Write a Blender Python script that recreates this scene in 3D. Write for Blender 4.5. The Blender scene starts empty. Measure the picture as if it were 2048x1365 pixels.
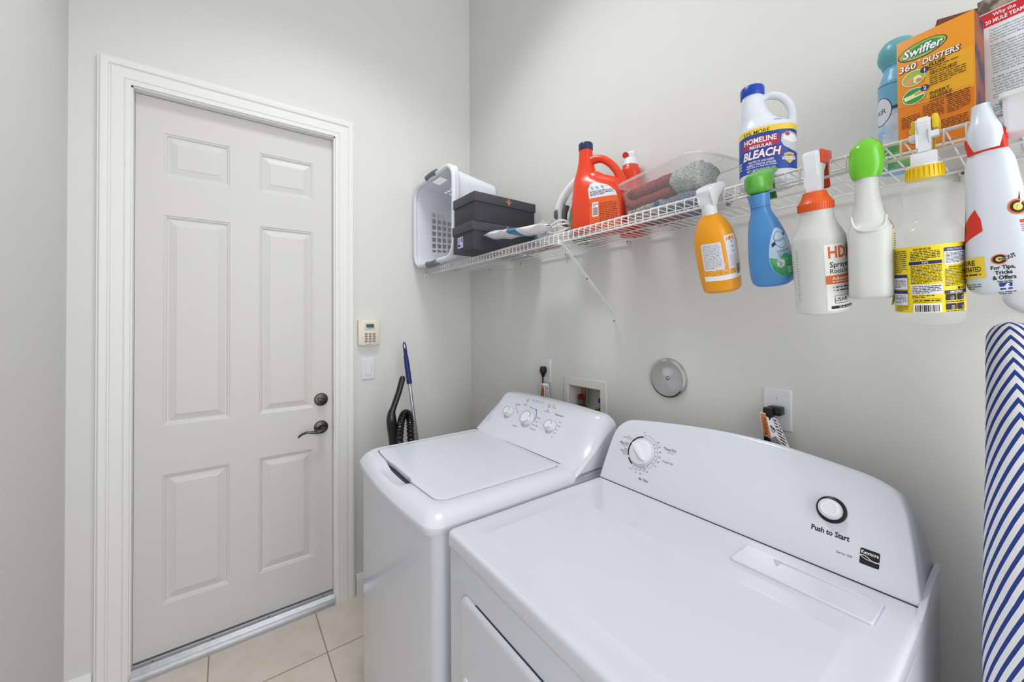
import bpy, bmesh, math, random
from mathutils import Vector, Matrix, Euler, noise
PI = math.pi
col = bpy.context.scene.collection
scn = bpy.context.scene

# ------------------------------------------------------------ camera
def make_camera():
    C = Vector((2.2139, -1.2785, 1.4585))
    yaw, pitch, roll, f = map(math.radians, (53.9938, .7306, -.4082, 0)); f = 783.46
    F = Vector((-math.sin(yaw)*math.cos(pitch), math.cos(yaw)*math.cos(pitch), math.sin(pitch)))
    r = Vector((math.cos(yaw), math.sin(yaw), 0)); u = r.cross(F)
    R2 = r*math.cos(roll)+u*math.sin(roll); U2 = -r*math.sin(roll)+u*math.cos(roll)
    cam = bpy.data.cameras.new('camera'); o = bpy.data.objects.new('camera', cam); col.objects.link(o)
    m = Matrix((R2, U2, -F)).transposed().to_4x4(); m.translation = C
    o.matrix_world = m
    cam.sensor_width = 36; cam.lens = f*36/2048; cam.shift_y = -48.88/2048
    cam.clip_start = .02
    scn.camera = o
make_camera()

# ------------------------------------------------------------ world and lights
scn.view_settings.view_transform = 'Standard'; scn.view_settings.look = 'None'
scn.view_settings.gamma = 1; scn.view_settings.use_curve_mapping = False
scn.view_settings.exposure = 0.07
w = bpy.data.worlds.new('world'); scn.world = w; w.use_nodes = True
w.node_tree.nodes['Background'].inputs[0].default_value = (.95, .98, 1, 1)
w.node_tree.nodes['Background'].inputs[1].default_value = 2.0

def area(name, loc, target, sx, sy, power, color, shape='RECTANGLE', spread=180):
    l = bpy.data.lights.new(name, 'AREA'); l.shape = shape; l.size = sx
    if shape in ('RECTANGLE', 'ELLIPSE'): l.size_y = sy
    l.energy = power; l.color = color
    o = bpy.data.objects.new(name, l); col.objects.link(o); o.location = loc
    o.rotation_euler = (Vector(target)-Vector(loc)).to_track_quat('-Z', 'Y').to_euler()
    l.spread = math.radians(spread)
    return o
area('ceiling_lamp', (1.02, -.91, 3.5), (1.02, -.91, 0), .5, .5, 11.6, (.955, .98, 1), 'DISK', 120)
area('camera_side_fill', (3.8, -1.1, 1.5), (0, -.6, 1.1), 1.4, 2.2, 17, (.97, .985, 1))  # unseen fill light added behind the camera to brighten walls and machine fronts

# ------------------------------------------------------------ materials
def lin(h):
    h = h.lstrip('#'); v = [int(h[i:i+2], 16)/255 for i in (0, 2, 4)]
    return tuple(x/12.92 if x <= .04045 else ((x+.055)/1.055)**2.4 for x in v)+(1,)
MC = {}
def M(name, hexc, rough=.5, metal=0, var=.03, scale=20, bump=0, bscale=200, alpha=1, coat=0, spec=.5, trans=0, ior=1.45, hex2=None, sss=0):
    if name in MC: return MC[name]
    m = bpy.data.materials.new(name); m.use_nodes = True; nt = m.node_tree; N = nt.nodes; L = nt.links
    p = N['Principled BSDF']; c = lin(hexc)
    tc = N.new('ShaderNodeTexCoord'); nz = N.new('ShaderNodeTexNoise'); nz.inputs['Scale'].default_value = scale
    nz.inputs['Detail'].default_value = 4
    L.new(tc.outputs['Object'], nz.inputs['Vector'])
    mx = N.new('ShaderNodeMix'); mx.data_type = 'RGBA'
    c2 = lin(hex2) if hex2 else tuple(x*(1-var*2) for x in c[:3])+(1,)
    mx.inputs[6].default_value = c; mx.inputs[7].default_value = c2
    if hex2:
        rp = N.new('ShaderNodeValToRGB'); rp.color_ramp.elements[0].position = .42; rp.color_ramp.elements[1].position = .58
        L.new(nz.outputs['Fac'], rp.inputs[0]); L.new(rp.outputs[0], mx.inputs[0])
    else: L.new(nz.outputs['Fac'], mx.inputs[0])
    L.new(mx.outputs[2], p.inputs['Base Color'])
    p.inputs['Roughness'].default_value = rough; p.inputs['Metallic'].default_value = metal
    p.inputs['Alpha'].default_value = alpha; p.inputs['Coat Weight'].default_value = coat
    p.inputs['Specular IOR Level'].default_value = spec; p.inputs['Transmission Weight'].default_value = trans
    p.inputs['IOR'].default_value = ior; p.inputs['Coat Roughness'].default_value = .08
    if bump:
        n2 = N.new('ShaderNodeTexNoise'); n2.inputs['Scale'].default_value = bscale; n2.inputs['Detail'].default_value = 3
        L.new(tc.outputs['Object'], n2.inputs['Vector'])
        b = N.new('ShaderNodeBump'); b.inputs['Strength'].default_value = bump; b.inputs['Distance'].default_value = .002
        L.new(n2.outputs['Fac'], b.inputs['Height']); L.new(b.outputs[0], p.inputs['Normal'])
    MC[name] = m; return m

def tile_material():
    m = bpy.data.materials.new('beige_floor_tile'); m.use_nodes = True; nt = m.node_tree; N = nt.nodes; L = nt.links
    p = N['Principled BSDF']; tc = N.new('ShaderNodeTexCoord')
    mp = N.new('ShaderNodeMapping'); mp.inputs['Location'].default_value = (-.3105, .9175, 0)
    L.new(tc.outputs['Object'], mp.inputs[0])
    br = N.new('ShaderNodeTexBrick'); br.offset = 0; br.squash = 1
    br.inputs['Scale'].default_value = 1; br.inputs['Brick Width'].default_value = .424; br.inputs['Row Height'].default_value = .424
    br.inputs['Mortar Size'].default_value = .0028; br.inputs['Mortar Smooth'].default_value = .2
    br.inputs['Color1'].default_value = lin('#e0d6cd'); br.inputs['Color2'].default_value = lin('#dbd0c6')
    br.inputs['Mortar'].default_value = lin('#a08b79')
    L.new(mp.outputs[0], br.inputs['Vector'])
    nz = N.new('ShaderNodeTexNoise'); nz.inputs['Scale'].default_value = 9; nz.inputs['Detail'].default_value = 8; nz.inputs['Roughness'].default_value = .65
    L.new(tc.outputs['Object'], nz.inputs['Vector'])
    mx = N.new('ShaderNodeMix'); mx.data_type = 'RGBA'; mx.blend_type = 'MULTIPLY'; mx.inputs[0].default_value = 1
    rp = N.new('ShaderNodeValToRGB'); rp.color_ramp.elements[0].color = (.86, .83, .80, 1); rp.color_ramp.elements[1].color = (1, 1, 1, 1)
    rp.color_ramp.elements[0].position = .3; rp.color_ramp.elements[1].position = .7
    L.new(nz.outputs['Fac'], rp.inputs[0]); L.new(br.outputs['Color'], mx.inputs[6]); L.new(rp.outputs[0], mx.inputs[7])
    L.new(mx.outputs[2], p.inputs['Base Color']); p.inputs['Roughness'].default_value = .38
    b = N.new('ShaderNodeBump'); b.inputs['Strength'].default_value = .5; b.inputs['Distance'].default_value = .002; b.invert = True
    L.new(br.outputs['Fac'], b.inputs['Height']); L.new(b.outputs[0], p.inputs['Normal'])
    return m

WALL = M('cream_wall_paint', '#deddda', .55, var=.012, scale=2, bump=.12, bscale=260, spec=.35)
CEIL = M('white_ceiling_paint', '#f4f4f0', .8, var=.01)
TRIM = M('white_semigloss_trim', '#e9e8e6', .38, var=.01, scale=3)
DOORM = M('white_door_paint', '#d5d3d2', .42, var=.012, scale=3)
APPL = M('white_appliance_enamel', '#d3d6e0', .16, var=.006, scale=3, coat=.25)
APPL2 = M('white_appliance_plastic', '#d4d7e1', .2, var=.006, scale=3)
WPL = M('white_plastic', '#e0e2e7', .3, var=.01)
WIREM = M('white_vinyl_coated_wire', '#e9e7e6', .35, var=.03, scale=60)
BLACK = M('black_plastic', '#121214', .3, var=.1)
INK = M('black_ink', '#15161c', .6, var=.02)
GAP = M('dark_gap', '#33353a', .8, var=.02)
CHROME = M('polished_chrome', '#c9c9cb', .16, 1, var=.02)
STEEL = M('brushed_steel', '#b9babd', .3, 1, var=.08, scale=90)
BRONZE = M('aged_bronze', '#5d544e', .3, 1, var=.15, scale=60)
PAPER = M('white_paper', '#f2f0f4', .6, var=.01)
SCREW = M('zinc_screw', '#8d8b88', .35, .9, var=.1)

# ------------------------------------------------------------ mesh helpers
def shade(me, ang=38):
    for p in me.polygons: p.use_smooth = True
    me.set_sharp_from_angle(angle=math.radians(ang))
class Thing:
    def __init__(s, name, label, cat, loc=(0, 0, 0), rot=(0, 0, 0), group=None, kind=None):
        s.o = bpy.data.objects.new(name, None); col.objects.link(s.o); s.o.empty_display_size = .05
        s.o.location = loc; s.o.rotation_euler = rot
        if label: s.o['label'] = label
        if cat: s.o['category'] = cat
        if group: s.o['group'] = group
        if kind: s.o['kind'] = kind
        s.m = Matrix.Translation(loc) @ Euler(rot).to_matrix().to_4x4(); s.inv = s.m.inverted()
    def part(s, name, bm, mats, parent=None, world=False, ang=38, bevel=0, seg=2, label=None, sub=0):
        o = obj(name, bm, mats, None, ang, bevel, seg, sub, s.inv if world else None)
        o.parent = parent or s.o
        if label: o['label'] = label
        return o
def obj(name, bm, mats, parent=None, ang=38, bevel=0, seg=2, sub=0, xf=None):
    if xf is not None: bmesh.ops.transform(bm.b, matrix=xf, verts=bm.b.verts)
    if not bm.art: bmesh.ops.recalc_face_normals(bm.b, faces=bm.b.faces)
    me = bpy.data.meshes.new(name); bm.b.to_mesh(me); bm.b.free()
    if not isinstance(mats, (list, tuple)): mats = [mats]
    for m in mats: me.materials.append(m)
    shade(me, ang)
    o = bpy.data.objects.new(name, me); col.objects.link(o)
    if parent: o.parent = parent
    if sub:
        md = o.modifiers.new('subdivision', 'SUBSURF'); md.levels = sub; md.render_levels = sub
    if bevel:
        md = o.modifiers.new('bevel', 'BEVEL'); md.width = bevel; md.segments = seg; md.limit_method = 'ANGLE'; md.angle_limit = math.radians(40)
        md.harden_normals = False
    return o
def struct(name, bm, mats, **k):
    o = obj(name, bm, mats, **k); o['kind'] = 'structure'; return o
def tag(o, label, cat, group=None):
    o['label'] = label; o['category'] = cat
    if group: o['group'] = group
    return o

class BM:
    """a bmesh with shape adders; mat = current material index"""
    art = False
    def __init__(s): s.b = bmesh.new(); s.mat = 0
    @property
    def verts(s): return s.b.verts
    @property
    def faces(s): return s.b.faces
    def _f(s, vs):
        try: f = s.b.faces.new(vs); f.material_index = s.mat; return f
        except ValueError: return None
    def poly(s, pts): return s._f([s.b.verts.new(p) for p in pts])
    def box(s, x0, x1, y0, y1, z0, z1, bev=0, seg=2, m=None):
        v = [s.b.verts.new((x, y, z)) for x in (x0, x1) for y in (y0, y1) for z in (z0, z1)]
        fs = [s._f([v[i] for i in q]) for q in ((0, 1, 3, 2), (4, 6, 7, 5), (0, 4, 5, 1), (2, 3, 7, 6), (0, 2, 6, 4), (1, 5, 7, 3))]
        if m is not None: bmesh.ops.transform(s.b, matrix=m, verts=v)
        if bev:
            ed = set(e for f in fs for e in f.edges)
            r = bmesh.ops.bevel(s.b, geom=list(ed), offset=bev, segments=seg, affect='EDGES', profile=.5, clamp_overlap=True)
            for f in r['faces']: f.material_index = s.mat
        return s
    def rings(s, rings, cap0=True, cap1=True, closed=True):
        vr = [[s.b.verts.new(p) for p in r] for r in rings]
        for a, b in zip(vr, vr[1:]):
            n = len(a)
            for i in range(n if closed else n-1):
                j = (i+1) % n; s._f([a[i], a[j], b[j], b[i]])
        if cap0: s._f(vr[0][::-1])
        if cap1: s._f(vr[-1])
        return vr
    def tube(s, pts, r, seg=10, cap=True, closed=False):
        pts = [Vector(p) for p in pts]; n = len(pts); rr = r if isinstance(r, (list, tuple)) else [r]*n
        rings = []; up = None
        for i, p in enumerate(pts):
            if closed: t = (pts[(i+1) % n]-pts[i-1])
            else: t = pts[min(i+1, n-1)]-pts[max(i-1, 0)]
            t.normalize()
            if up is None:
                up = Vector((0, 0, 1)) if abs(t.z) < .9 else Vector((1, 0, 0))
            a = (up-t*up.dot(t)).normalized(); b = t.cross(a); up = a
            rings.append([p+(a*math.cos(2*PI*k/seg)+b*math.sin(2*PI*k/seg))*rr[i] for k in range(seg)])
        if closed:
            vr = s.rings(rings, False, False); a, b = vr[-1], vr[0]
            best = min(range(seg), key=lambda k: (a[0].co-b[k].co).length)
            for i in range(seg): s._f([a[i], a[(i+1) % seg], b[(i+1+best) % seg], b[(i+best) % seg]])
        else: s.rings(rings, cap, cap)
        return s
    def lathe(s, prof, seg=32, c=(0, 0, 0), axis='z', caps=True, rib=0, ribn=24, m=None):
        rings = []
        if prof[0][0] > .001 and caps: prof = list(prof)+[prof[0]]; caps = False
        for r, z in prof:
            ring = []
            for k in range(seg):
                a = 2*PI*k/seg; rr = r
                if rib and rib_on(prof, r, z): rr = r*(1+(rib if k % 2 else 0))
                x, y = rr*math.cos(a), rr*math.sin(a)
                p = {'z': (x, y, z), 'y': (x, z, -y), 'x': (z, x, y)}[axis]
                p = Vector(p)
                if m is not None: p = m @ p
                ring.append(p+Vector(c))
            rings.append(ring)
        s.rings(rings, caps, caps); return s
    def prism(s, pts, h0, h1, axis='x', m=None):
        def P(a, b, h): 
            v = Vector({'x': (h, a, b), 'y': (a, h, b), 'z': (a, b, h)}[axis])
            return m @ v if m is not None else v
        s.rings([[P(a, b, h0) for a, b in pts], [P(a, b, h1) for a, b in pts]]); return s
    def grid(s, f, nu, nv, hole=None):
        vs = [[s.b.verts.new(f(i/nu, j/nv)) for j in range(nv+1)] for i in range(nu+1)]
        for i in range(nu):
            for j in range(nv):
                if hole and hole(i, j): continue
                s._f([vs[i][j], vs[i+1][j], vs[i+1][j+1], vs[i][j+1]])
        return vs
    def sphere(s, c, r, sc=(1, 1, 1), seg=16, rg=10, m=None):
        c = Vector(c); rings = []
        for j in range(1, rg):
            t = PI*j/rg; ring = []
            for k in range(seg):
                p = Vector((math.sin(t)*math.cos(2*PI*k/seg)*sc[0], math.sin(t)*math.sin(2*PI*k/seg)*sc[1], math.cos(t)*sc[2]))*r
                if m is not None: p = m @ p
                ring.append(c+p)
            rings.append(ring)
        s.rings(rings); return s
def rib_on(prof, r, z): return abs(r-max(p[0] for p in prof)) < 1e-6

def rrect(hx, hy, r, n=6, cx=0, cy=0):
    pts = []
    for qx, qy, a0 in ((1, 1, 0), (-1, 1, 90), (-1, -1, 180), (1, -1, 270)):
        for k in range(n+1):
            a = math.radians(a0+90*k/n)
            pts.append((cx+qx*(hx-r)+r*math.cos(a), cy+qy*(hy-r)+r*math.sin(a)))
    return pts
def smooth_path(pts, n=6, closed=False):
    P = [Vector(p) for p in pts]; out = []; N = len(P)
    for i in range(N if closed else N-1):
        p0 = P[(i-1) % N] if closed or i > 0 else P[0]*2-P[1]; p1 = P[i]; p2 = P[(i+1) % N]
        p3 = P[(i+2) % N] if closed or i+2 < N else P[-1]*2-P[-2]
        for k in range(n):
            t = k/n
            out.append(.5*((2*p1)+(p2-p0)*t+(2*p0-5*p1+4*p2-p3)*t*t+(3*p1-p0-3*p2+p3)*t**3))
    if not closed: out.append(P[-1])
    return out
def interp(xs, ys, x):
    if x <= xs[0]: return ys[0]
    for i in range(len(xs)-1):
        if x <= xs[i+1]:
            t = (x-xs[i])/(xs[i+1]-xs[i]); return ys[i]*(1-t)+ys[i+1]*t
    return ys[-1]
def sstep(a, b, x):
    t = min(1, max(0, (x-a)/(b-a))); return t*t*(3-2*t)

# ------------------------------------------------------------ flat artwork (printing) wrapped on surfaces
TXT = {}
def text2d(s, weight=0, fill=True):
    k = (s, weight)
    if k in TXT: return TXT[k]
    cu = bpy.data.curves.new('t', 'FONT'); cu.body = s; cu.size = 1; cu.offset = weight; cu.resolution_u = 2
    cu.fill_mode = 'FRONT'
    o = bpy.data.objects.new('t', cu); col.objects.link(o)
    dg = bpy.context.evaluated_depsgraph_get(); dg.update()
    me = bpy.data.meshes.new_from_object(o.evaluated_get(dg))
    V = [(v.co.x, v.co.y) for v in me.vertices]; Fc = [tuple(p.vertices) for p in me.polygons]
    bpy.data.objects.remove(o); bpy.data.curves.remove(cu); bpy.data.meshes.remove(me)
    TXT[k] = (V, Fc); return TXT[k]
class Art:
    def __init__(s): s.items = []; s.mats = []; s.n = 0
    def mi(s, m):
        if m not in s.mats: s.mats.append(m)
        return s.mats.index(m)
    def add(s, V, F, m, lay=None):
        s.items.append((V, F, s.mi(m), lay if lay is not None else s.n)); 
        return s
    def up(s): s.n += 1; return s
    def poly(s, pts, m, lay=None): return s.add(list(pts), [tuple(range(len(pts)))], m, lay)
    def rect(s, x0, y0, x1, y1, m, lay=None): return s.poly([(x0, y0), (x1, y0), (x1, y1), (x0, y1)], m, lay)
    def rr(s, x0, y0, x1, y1, r, m, lay=None): return s.poly(rrect((x1-x0)/2, (y1-y0)/2, r, 5, (x0+x1)/2, (y0+y1)/2), m, lay)
    def ell(s, cx, cy, rx, ry, m, lay=None, n=36, rot=0):
        c, q = math.cos(rot), math.sin(rot)
        return s.poly([(cx+rx*math.cos(2*PI*k/n)*c-ry*math.sin(2*PI*k/n)*q, cy+rx*math.cos(2*PI*k/n)*q+ry*math.sin(2*PI*k/n)*c) for k in range(n)], m, lay)
    def arc(s, cx, cy, r0, r1, a0, a1, m, lay=None, n=40):
        V = []; F = []
        for k in range(n+1):
            a = math.radians(a0+(a1-a0)*k/n)
            V += [(cx+r0*math.cos(a), cy+r0*math.sin(a)), (cx+r1*math.cos(a), cy+r1*math.sin(a))]
        for k in range(n): F.append((2*k, 2*k+1, 2*k+3, 2*k+2))
        return s.add(V, F, m, lay)
    def line(s, pts, wd, m, lay=None):
        V = []; F = []
        for i, p in enumerate(pts):
            a = pts[max(i-1, 0)]; b = pts[min(i+1, len(pts)-1)]
            dx, dy = b[0]-a[0], b[1]-a[1]; l = math.hypot(dx, dy) or 1; nx, ny = -dy/l*wd/2, dx/l*wd/2
            V += [(p[0]+nx, p[1]+ny), (p[0]-nx, p[1]-ny)]
        for i in range(len(pts)-1): F.append((2*i, 2*i+1, 2*i+3, 2*i+2))
        return s.add(V, F, m, lay)
    def text(s, t, x, y, h, m, w=None, al='C', weight=0, rot=0, slant=0, lay=None):
        V, F = text2d(t, weight)
        if not V: return s
        xs = [v[0] for v in V]; x0, x1 = min(xs), max(xs); sc = h/.70; sx = sc
        if w: sx = w/(x1-x0)
        W = (x1-x0)*sx; ox = {'C': -W/2, 'L': 0, 'R': -W}[al]
        c, q = math.cos(rot), math.sin(rot); out = []
        for a, b in V:
            u = (a-x0)*sx+ox+slant*b*sc; v = b*sc-h/2
            out.append((x+u*c-v*q, y+u*q+v*c))
        return s.add(out, F, m, lay)
    def greek(s, x0, y0, x1, y1, n, m, seed=1, fill=.5, lay=None, last=.6):
        rg = random.Random(seed); p = (y1-y0)/n; V = []; F = []
        for i in range(n):
            yc = y1-(i+.5)*p; x = x0; xe = x1 if i < n-1 else x0+(x1-x0)*last
            while x < xe-.0008:
                wl = min(rg.uniform(.8, 3.2)*p, xe-x); k = len(V)
                V += [(x, yc-p*fill/2), (x+wl, yc-p*fill/2), (x+wl, yc+p*fill/2), (x, yc+p*fill/2)]; F.append((k, k+1, k+2, k+3))
                x += wl+p*.45
        return s.add(V, F, m, lay)
    def barcode(s, x0, y0, x1, y1, m, seed=3, lay=None):
        rg = random.Random(seed); x = x0; V = []; F = []
        while x < x1:
            wl = (x1-x0)/60*rg.choice((1, 1, 2, 3)); k = len(V)
            V += [(x, y0), (min(x+wl, x1), y0), (min(x+wl, x1), y1), (x, y1)]; F.append((k, k+1, k+2, k+3)); x += wl+(x1-x0)/60*rg.choice((1, 1, 2))
        return s.add(V, F, m, lay)
    def bm(s, mapf, du=None, dv=None, h0=.0003, st=.00012):
        out = BM()
        for V, F, mi, lay in s.items:
            b = bmesh.new(); vs = [b.verts.new((x, y, 0)) for x, y in V]
            for f in F:
                try: b.faces.new([vs[i] for i in f])
                except ValueError: pass
            for d, ax in ((du, 0), (dv, 1)):
                if d and V:
                    lo = min(v[ax] for v in V); hi = max(v[ax] for v in V); k = math.floor(lo/d)+1
                    while k*d < hi:
                        co = [0, 0, 0]; co[ax] = k*d; no = [0, 0, 0]; no[ax] = 1
                        bmesh.ops.bisect_plane(b, geom=b.verts[:]+b.edges[:]+b.faces[:], plane_co=co, plane_no=no, dist=1e-7); k += 1
            b.verts.ensure_lookup_table(); h = h0+st*lay
            nv = [out.b.verts.new(mapf(v.co.x, v.co.y, h)) for v in b.verts]; b.verts.index_update()
            for f in b.faces:
                try:
                    g = out.b.faces.new([nv[v.index] for v in f.verts]); g.material_index = mi
                except ValueError: pass
            b.free()
        out.art = True
        return out

# ------------------------------------------------------------ lofted bottle bodies
class Loft:
    """stations: (z, rx, ry, n, cx, cy) from top to bottom or bottom to top; local z axis"""
    def __init__(s, st, sub=6, seg=56):
        st = [tuple(q)+(2, 0, 0)[len(q)-3:] if len(q) < 6 else q for q in st]
        P = []
        N = len(st)
        for i in range(N-1):
            p0 = st[max(i-1, 0)]; p1 = st[i]; p2 = st[i+1]; p3 = st[min(i+2, N-1)]
            for k in range(sub):
                t = k/sub; q = []
                for a, b, c, d in zip(p0, p1, p2, p3):
                    v = .5*((2*b)+(c-a)*t+(2*a-5*b+4*c-d)*t*t+(3*b-a-3*c+d)*t**3); lo, hi = min(b, c), max(b, c)
                    q.append(min(max(v, lo), hi))
                P.append(tuple(q))
        P.append(st[-1]); s.P = P; s.seg = seg; s.tab = {}
        s.up = st[-1][0] > st[0][0]
    def par(s, z):
        P = s.P if s.up else s.P[::-1]
        zs = [p[0] for p in P]
        return [interp(zs, [p[k] for p in P], z) for k in range(6)]
    def pt(s, phi, z, h=0, par=None):
        _, rx, ry, n, cx, cy = par or s.par(z)
        c, q = math.cos(phi), math.sin(phi); e = 2/n
        x = math.copysign(abs(c)**e, c)*rx; y = math.copysign(abs(q)**e, q)*ry
        p = Vector((cx+x, cy+y, z))
        if h:
            nx = math.copysign(abs(x/rx)**(n-1), x)/rx; ny = math.copysign(abs(y/ry)**(n-1), y)/ry
            p += Vector((nx, ny, 0)).normalized()*h
        return p
    def bm(s, cap0=True, cap1=True):
        b = BM(); b.rings([[s.pt(2*PI*k/s.seg, p[0], 0, p) for k in range(s.seg)] for p in s.P], cap0, cap1); return b
    def mapper(s, phi0, zmid, z0, tilt=0):
        """u measured along the girth at zmid from angle phi0 (radians, -pi/2 faces -y); v -> z0+v"""
        N = 720; pr = s.par(zmid); L = [0]; ph = []; last = None
        for k in range(-N, N+1):
            a = phi0+PI*k/N; ph.append(a); p = s.pt(a, zmid, 0, pr)
            if last is not None: L.append(L[-1]+(p-last).length)
            last = p
        mid = L[N]; L = [l-mid for l in L]
        import bisect
        def f(u, v, h):
            i = min(max(bisect.bisect(L, u)-1, 0), 2*N-1); t = (u-L[i])/((L[i+1]-L[i]) or 1)
            return s.pt(ph[i]+(ph[i+1]-ph[i])*t, z0+v, h)
        return f

# ============================================================ ROOM
def room():
    YL, YR, H = -1.606, -.8137, 2.4484          # door opening
    b = BM(); b.box(-.14, 0, -1.7765, YL, 0, 3.66); b.box(-.14, 0, YR, .12, 0, 3.66); b.box(-.14, 0, YL, YR, H, 3.66)
    struct('wall_far', b, WALL)
    b = BM(); b.box(-.14, 4.2, -1.9, -1.7765, 0, 3.66); struct('wall_left', b, WALL)
    # machine wall with the recess of the washer outlet box cut out
    X0, X1, Z0, Z1 = .895, 1.092, .98, 1.168
    b = BM(); b.box(0, X0, 0, .12, 0, 3.66); b.box(X1, 4.2, 0, .12, 0, 3.66); b.box(X0, X1, 0, .12, 0, Z0); b.box(X0, X1, 0, .12, Z1, 3.66)
    struct('wall_right', b, WALL)
    b = BM(); b.box(-.3, 4.2, -1.9, .12, -.06, 0); struct('floor', b, tile_material())
    b = BM(); b.box(-.14, 4.2, -1.9, .12, 3.66, 3.72); struct('ceiling', b, CEIL)
    # small marks in the wall paint are left by screws: dark pin holes
    # baseboards
    def base(name, p0, p1, nrm):
        prof = [(0, 0), (.014, 0), (.014, .075), (.011, .084), (.008, .088), (.008, .096), (.003, .104), (0, .105)]
        b = BM(); d = Vector(nrm)
        b.rings([[Vector(p)+d*a+Vector((0, 0, z)) for a, z in prof] for p in (p0, p1)]); struct(name, b, TRIM)
    base('baseboard_far', (0, -1.7765, 0), (0, -1.702, 0), (1, 0, 0))
    base('baseboard_far', (0, -.718, 0), (0, 0, 0), (1, 0, 0))
    base('baseboard_left', (.014, -1.7765, 0), (4.2, -1.7765, 0), (0, 1, 0))
    base('baseboard_right', (.014, 0, 0), (4.2, 0, 0), (0, -1, 0))
    # door jamb, stop and casing
    b = BM()
    b.box(-.14, .001, YL-.0, YL+.012, 0, H, 0); b.box(-.14, .001, YR-.012, YR, 0, H); b.box(-.14, .001, YL, YR, H-.012, H)
    struct('trim_1', b, TRIM)
    # casing: moulded profile (offset from the opening, height from the wall), mitred at the corners
    prof = [(-.006, 0), (-.006, .010), (.0, .0125), (.010, .0125), (.013, .009), (.016, .0125), (.050, .0155), (.053, .0125), (.057, .0125), (.060, .018), (.070, .0225), (.080, .0225), (.086, .017), (.089, .017), (.089, 0)]
    b = BM(); rings = []
    for (y, z, sy, sz) in ((YL, 0, -1, 0), (YL, H, -1, 1), (YR, H, 1, 1), (YR, 0, 1, 0)):
        rings.append([Vector((h, y+sy*o, z+sz*o)) for o, h in prof])
    b.rings(rings); struct('trim_2', b, TRIM, ang=25)
    # door leaf with six raised panels
    x = -.04; Z0 = .052; y0, y1, z1 = YL+.013, YR-.013, H-.014
    PN = [(-1.503, -1.268, 2.100, 2.290), (-1.153, -.917, 2.100, 2.290), (-1.503, -1.268, 1.020, 1.932), (-1.153, -.917, 1.020, 1.932), (-1.503, -1.268, .255, .808), (-1.153, -.917, .255, .808)]
    d = bpy.data.objects.new('door_1', None); col.objects.link(d); d.location = (x, (y0+y1)/2, Z0); d['kind'] = 'structure'
    inv = Matrix.Translation(-d.location)
    b = BM(); ys = sorted({y0, y1, -1.503, -1.268, -1.153, -.917}); zs = sorted({Z0, z1, 2.1, 2.29, 1.02, 1.932, .255, .808})
    def inp(ya, yb, za, zb): return any(p[0]-1e-5 <= ya and yb <= p[1]+1e-5 and p[2]-1e-5 <= za and zb <= p[3]+1e-5 for p in PN)
    for ya, yb in zip(ys, ys[1:]):
        for za, zb in zip(zs, zs[1:]):
            if not inp(ya, yb, za, zb): b.poly([(x, ya, za), (x, yb, za), (x, yb, zb), (x, ya, zb)])
    for ya, yb, za, zb in PN:
        R = []
        for ins, dx in ((0, 0), (.004, -.003), (.008, -.0035), (.013, -.0085), (.018, -.009), (.042, -.0025), (.044, -.001)):
            R.append([(x+dx, ya+ins, za+ins), (x+dx, yb-ins, za+ins), (x+dx, yb-ins, zb-ins), (x+dx, ya+ins, zb-ins)])
        b.rings(R, False, True)
    b.box(x-.045, x-.012, y0, y1, Z0, z1)
    bmesh.ops.remove_doubles(b.b, verts=b.b.verts, dist=1e-5)
    bmesh.ops.transform(b.b, matrix=inv, verts=b.b.verts)
    o = obj('door_leaf', b, DOORM, d, ang=15)
    # deadbolt
    def rnd(y, z, prof, name, mat=BRONZE):
        b = BM(); b.lathe(prof, 40, (x, y, z), 'x'); bmesh.ops.transform(b.b, matrix=inv, verts=b.b.verts); return obj(name, b, mat, d)
    db = rnd(-.881, 1.058, [(.0001, 0), (.033, 0), (.033, .006), (.030, .010), (.012, .013), (.0001, .013)], 'deadbolt')
    b = BM(); m = Matrix.Translation((x+.022, -.881, 1.058)) @ Matrix.Rotation(math.radians(-25), 4, 'X')
    b.box(-.011, .010, -.021, .021, -.0055, .0055, .0025, m=m); bmesh.ops.transform(b.b, matrix=inv, verts=b.b.verts); obj('thumb_turn', b, BRONZE, db)
    lv = rnd(-.881, .914, [(.0001, 0), (.034, 0), (.034, .005), (.031, .009), (.014, .013), (.0125, .045), (.0145, .05), (.0145, .06), (.012, .063), (.0001, .063)], 'door_handle')
    b = BM(); pts = smooth_path([(x+.054, -.881, .914), (x+.056, -.90, .903), (x+.057, -.925, .905), (x+.055, -.955, .909), (x+.05, -.98, .900), (x+.046, -.992, .888)], 5)
    b.tube(pts, [.0095*(1-.55*i/(len(pts)-1)) for i in range(len(pts))], 12); bmesh.ops.transform(b.b, matrix=inv, verts=b.b.verts); obj('lever', b, BRONZE, lv)
    # aluminium threshold
    t = Thing('door_threshold', 'scuffed silver aluminium threshold strip along the bottom of the white door', 'threshold', (-.03, -1.21, 0))
    b = BM(); b.prism([(-.085, 0), (-.085, .045), (-.036, .045), (-.034, .0475), (-.030, .0475), (-.029, .0435), (-.012, .041), (-.010, .043), (-.008, .041), (.004, .036), (.014, .027), (.019, .014), (.020, 0)], YL+.012, YR-.012, 'y')
    # prism axis y: (a,h,b)
    t.part('sill', b, M('scuffed_aluminium', '#b4b5ba', .42, .8, var=.12, scale=40, bump=.25, bscale=60), world=True, ang=50)
    for y in (-1.53, -1.33, -1.115, -.875):
        b = BM(); b.lathe([(.0001, .0425), (.004, .0425), (.0035, .0445), (.0001, .0446)], 12, (-.024, y, 0)); t.part('screw', b, SCREW, world=True)
room()

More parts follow.
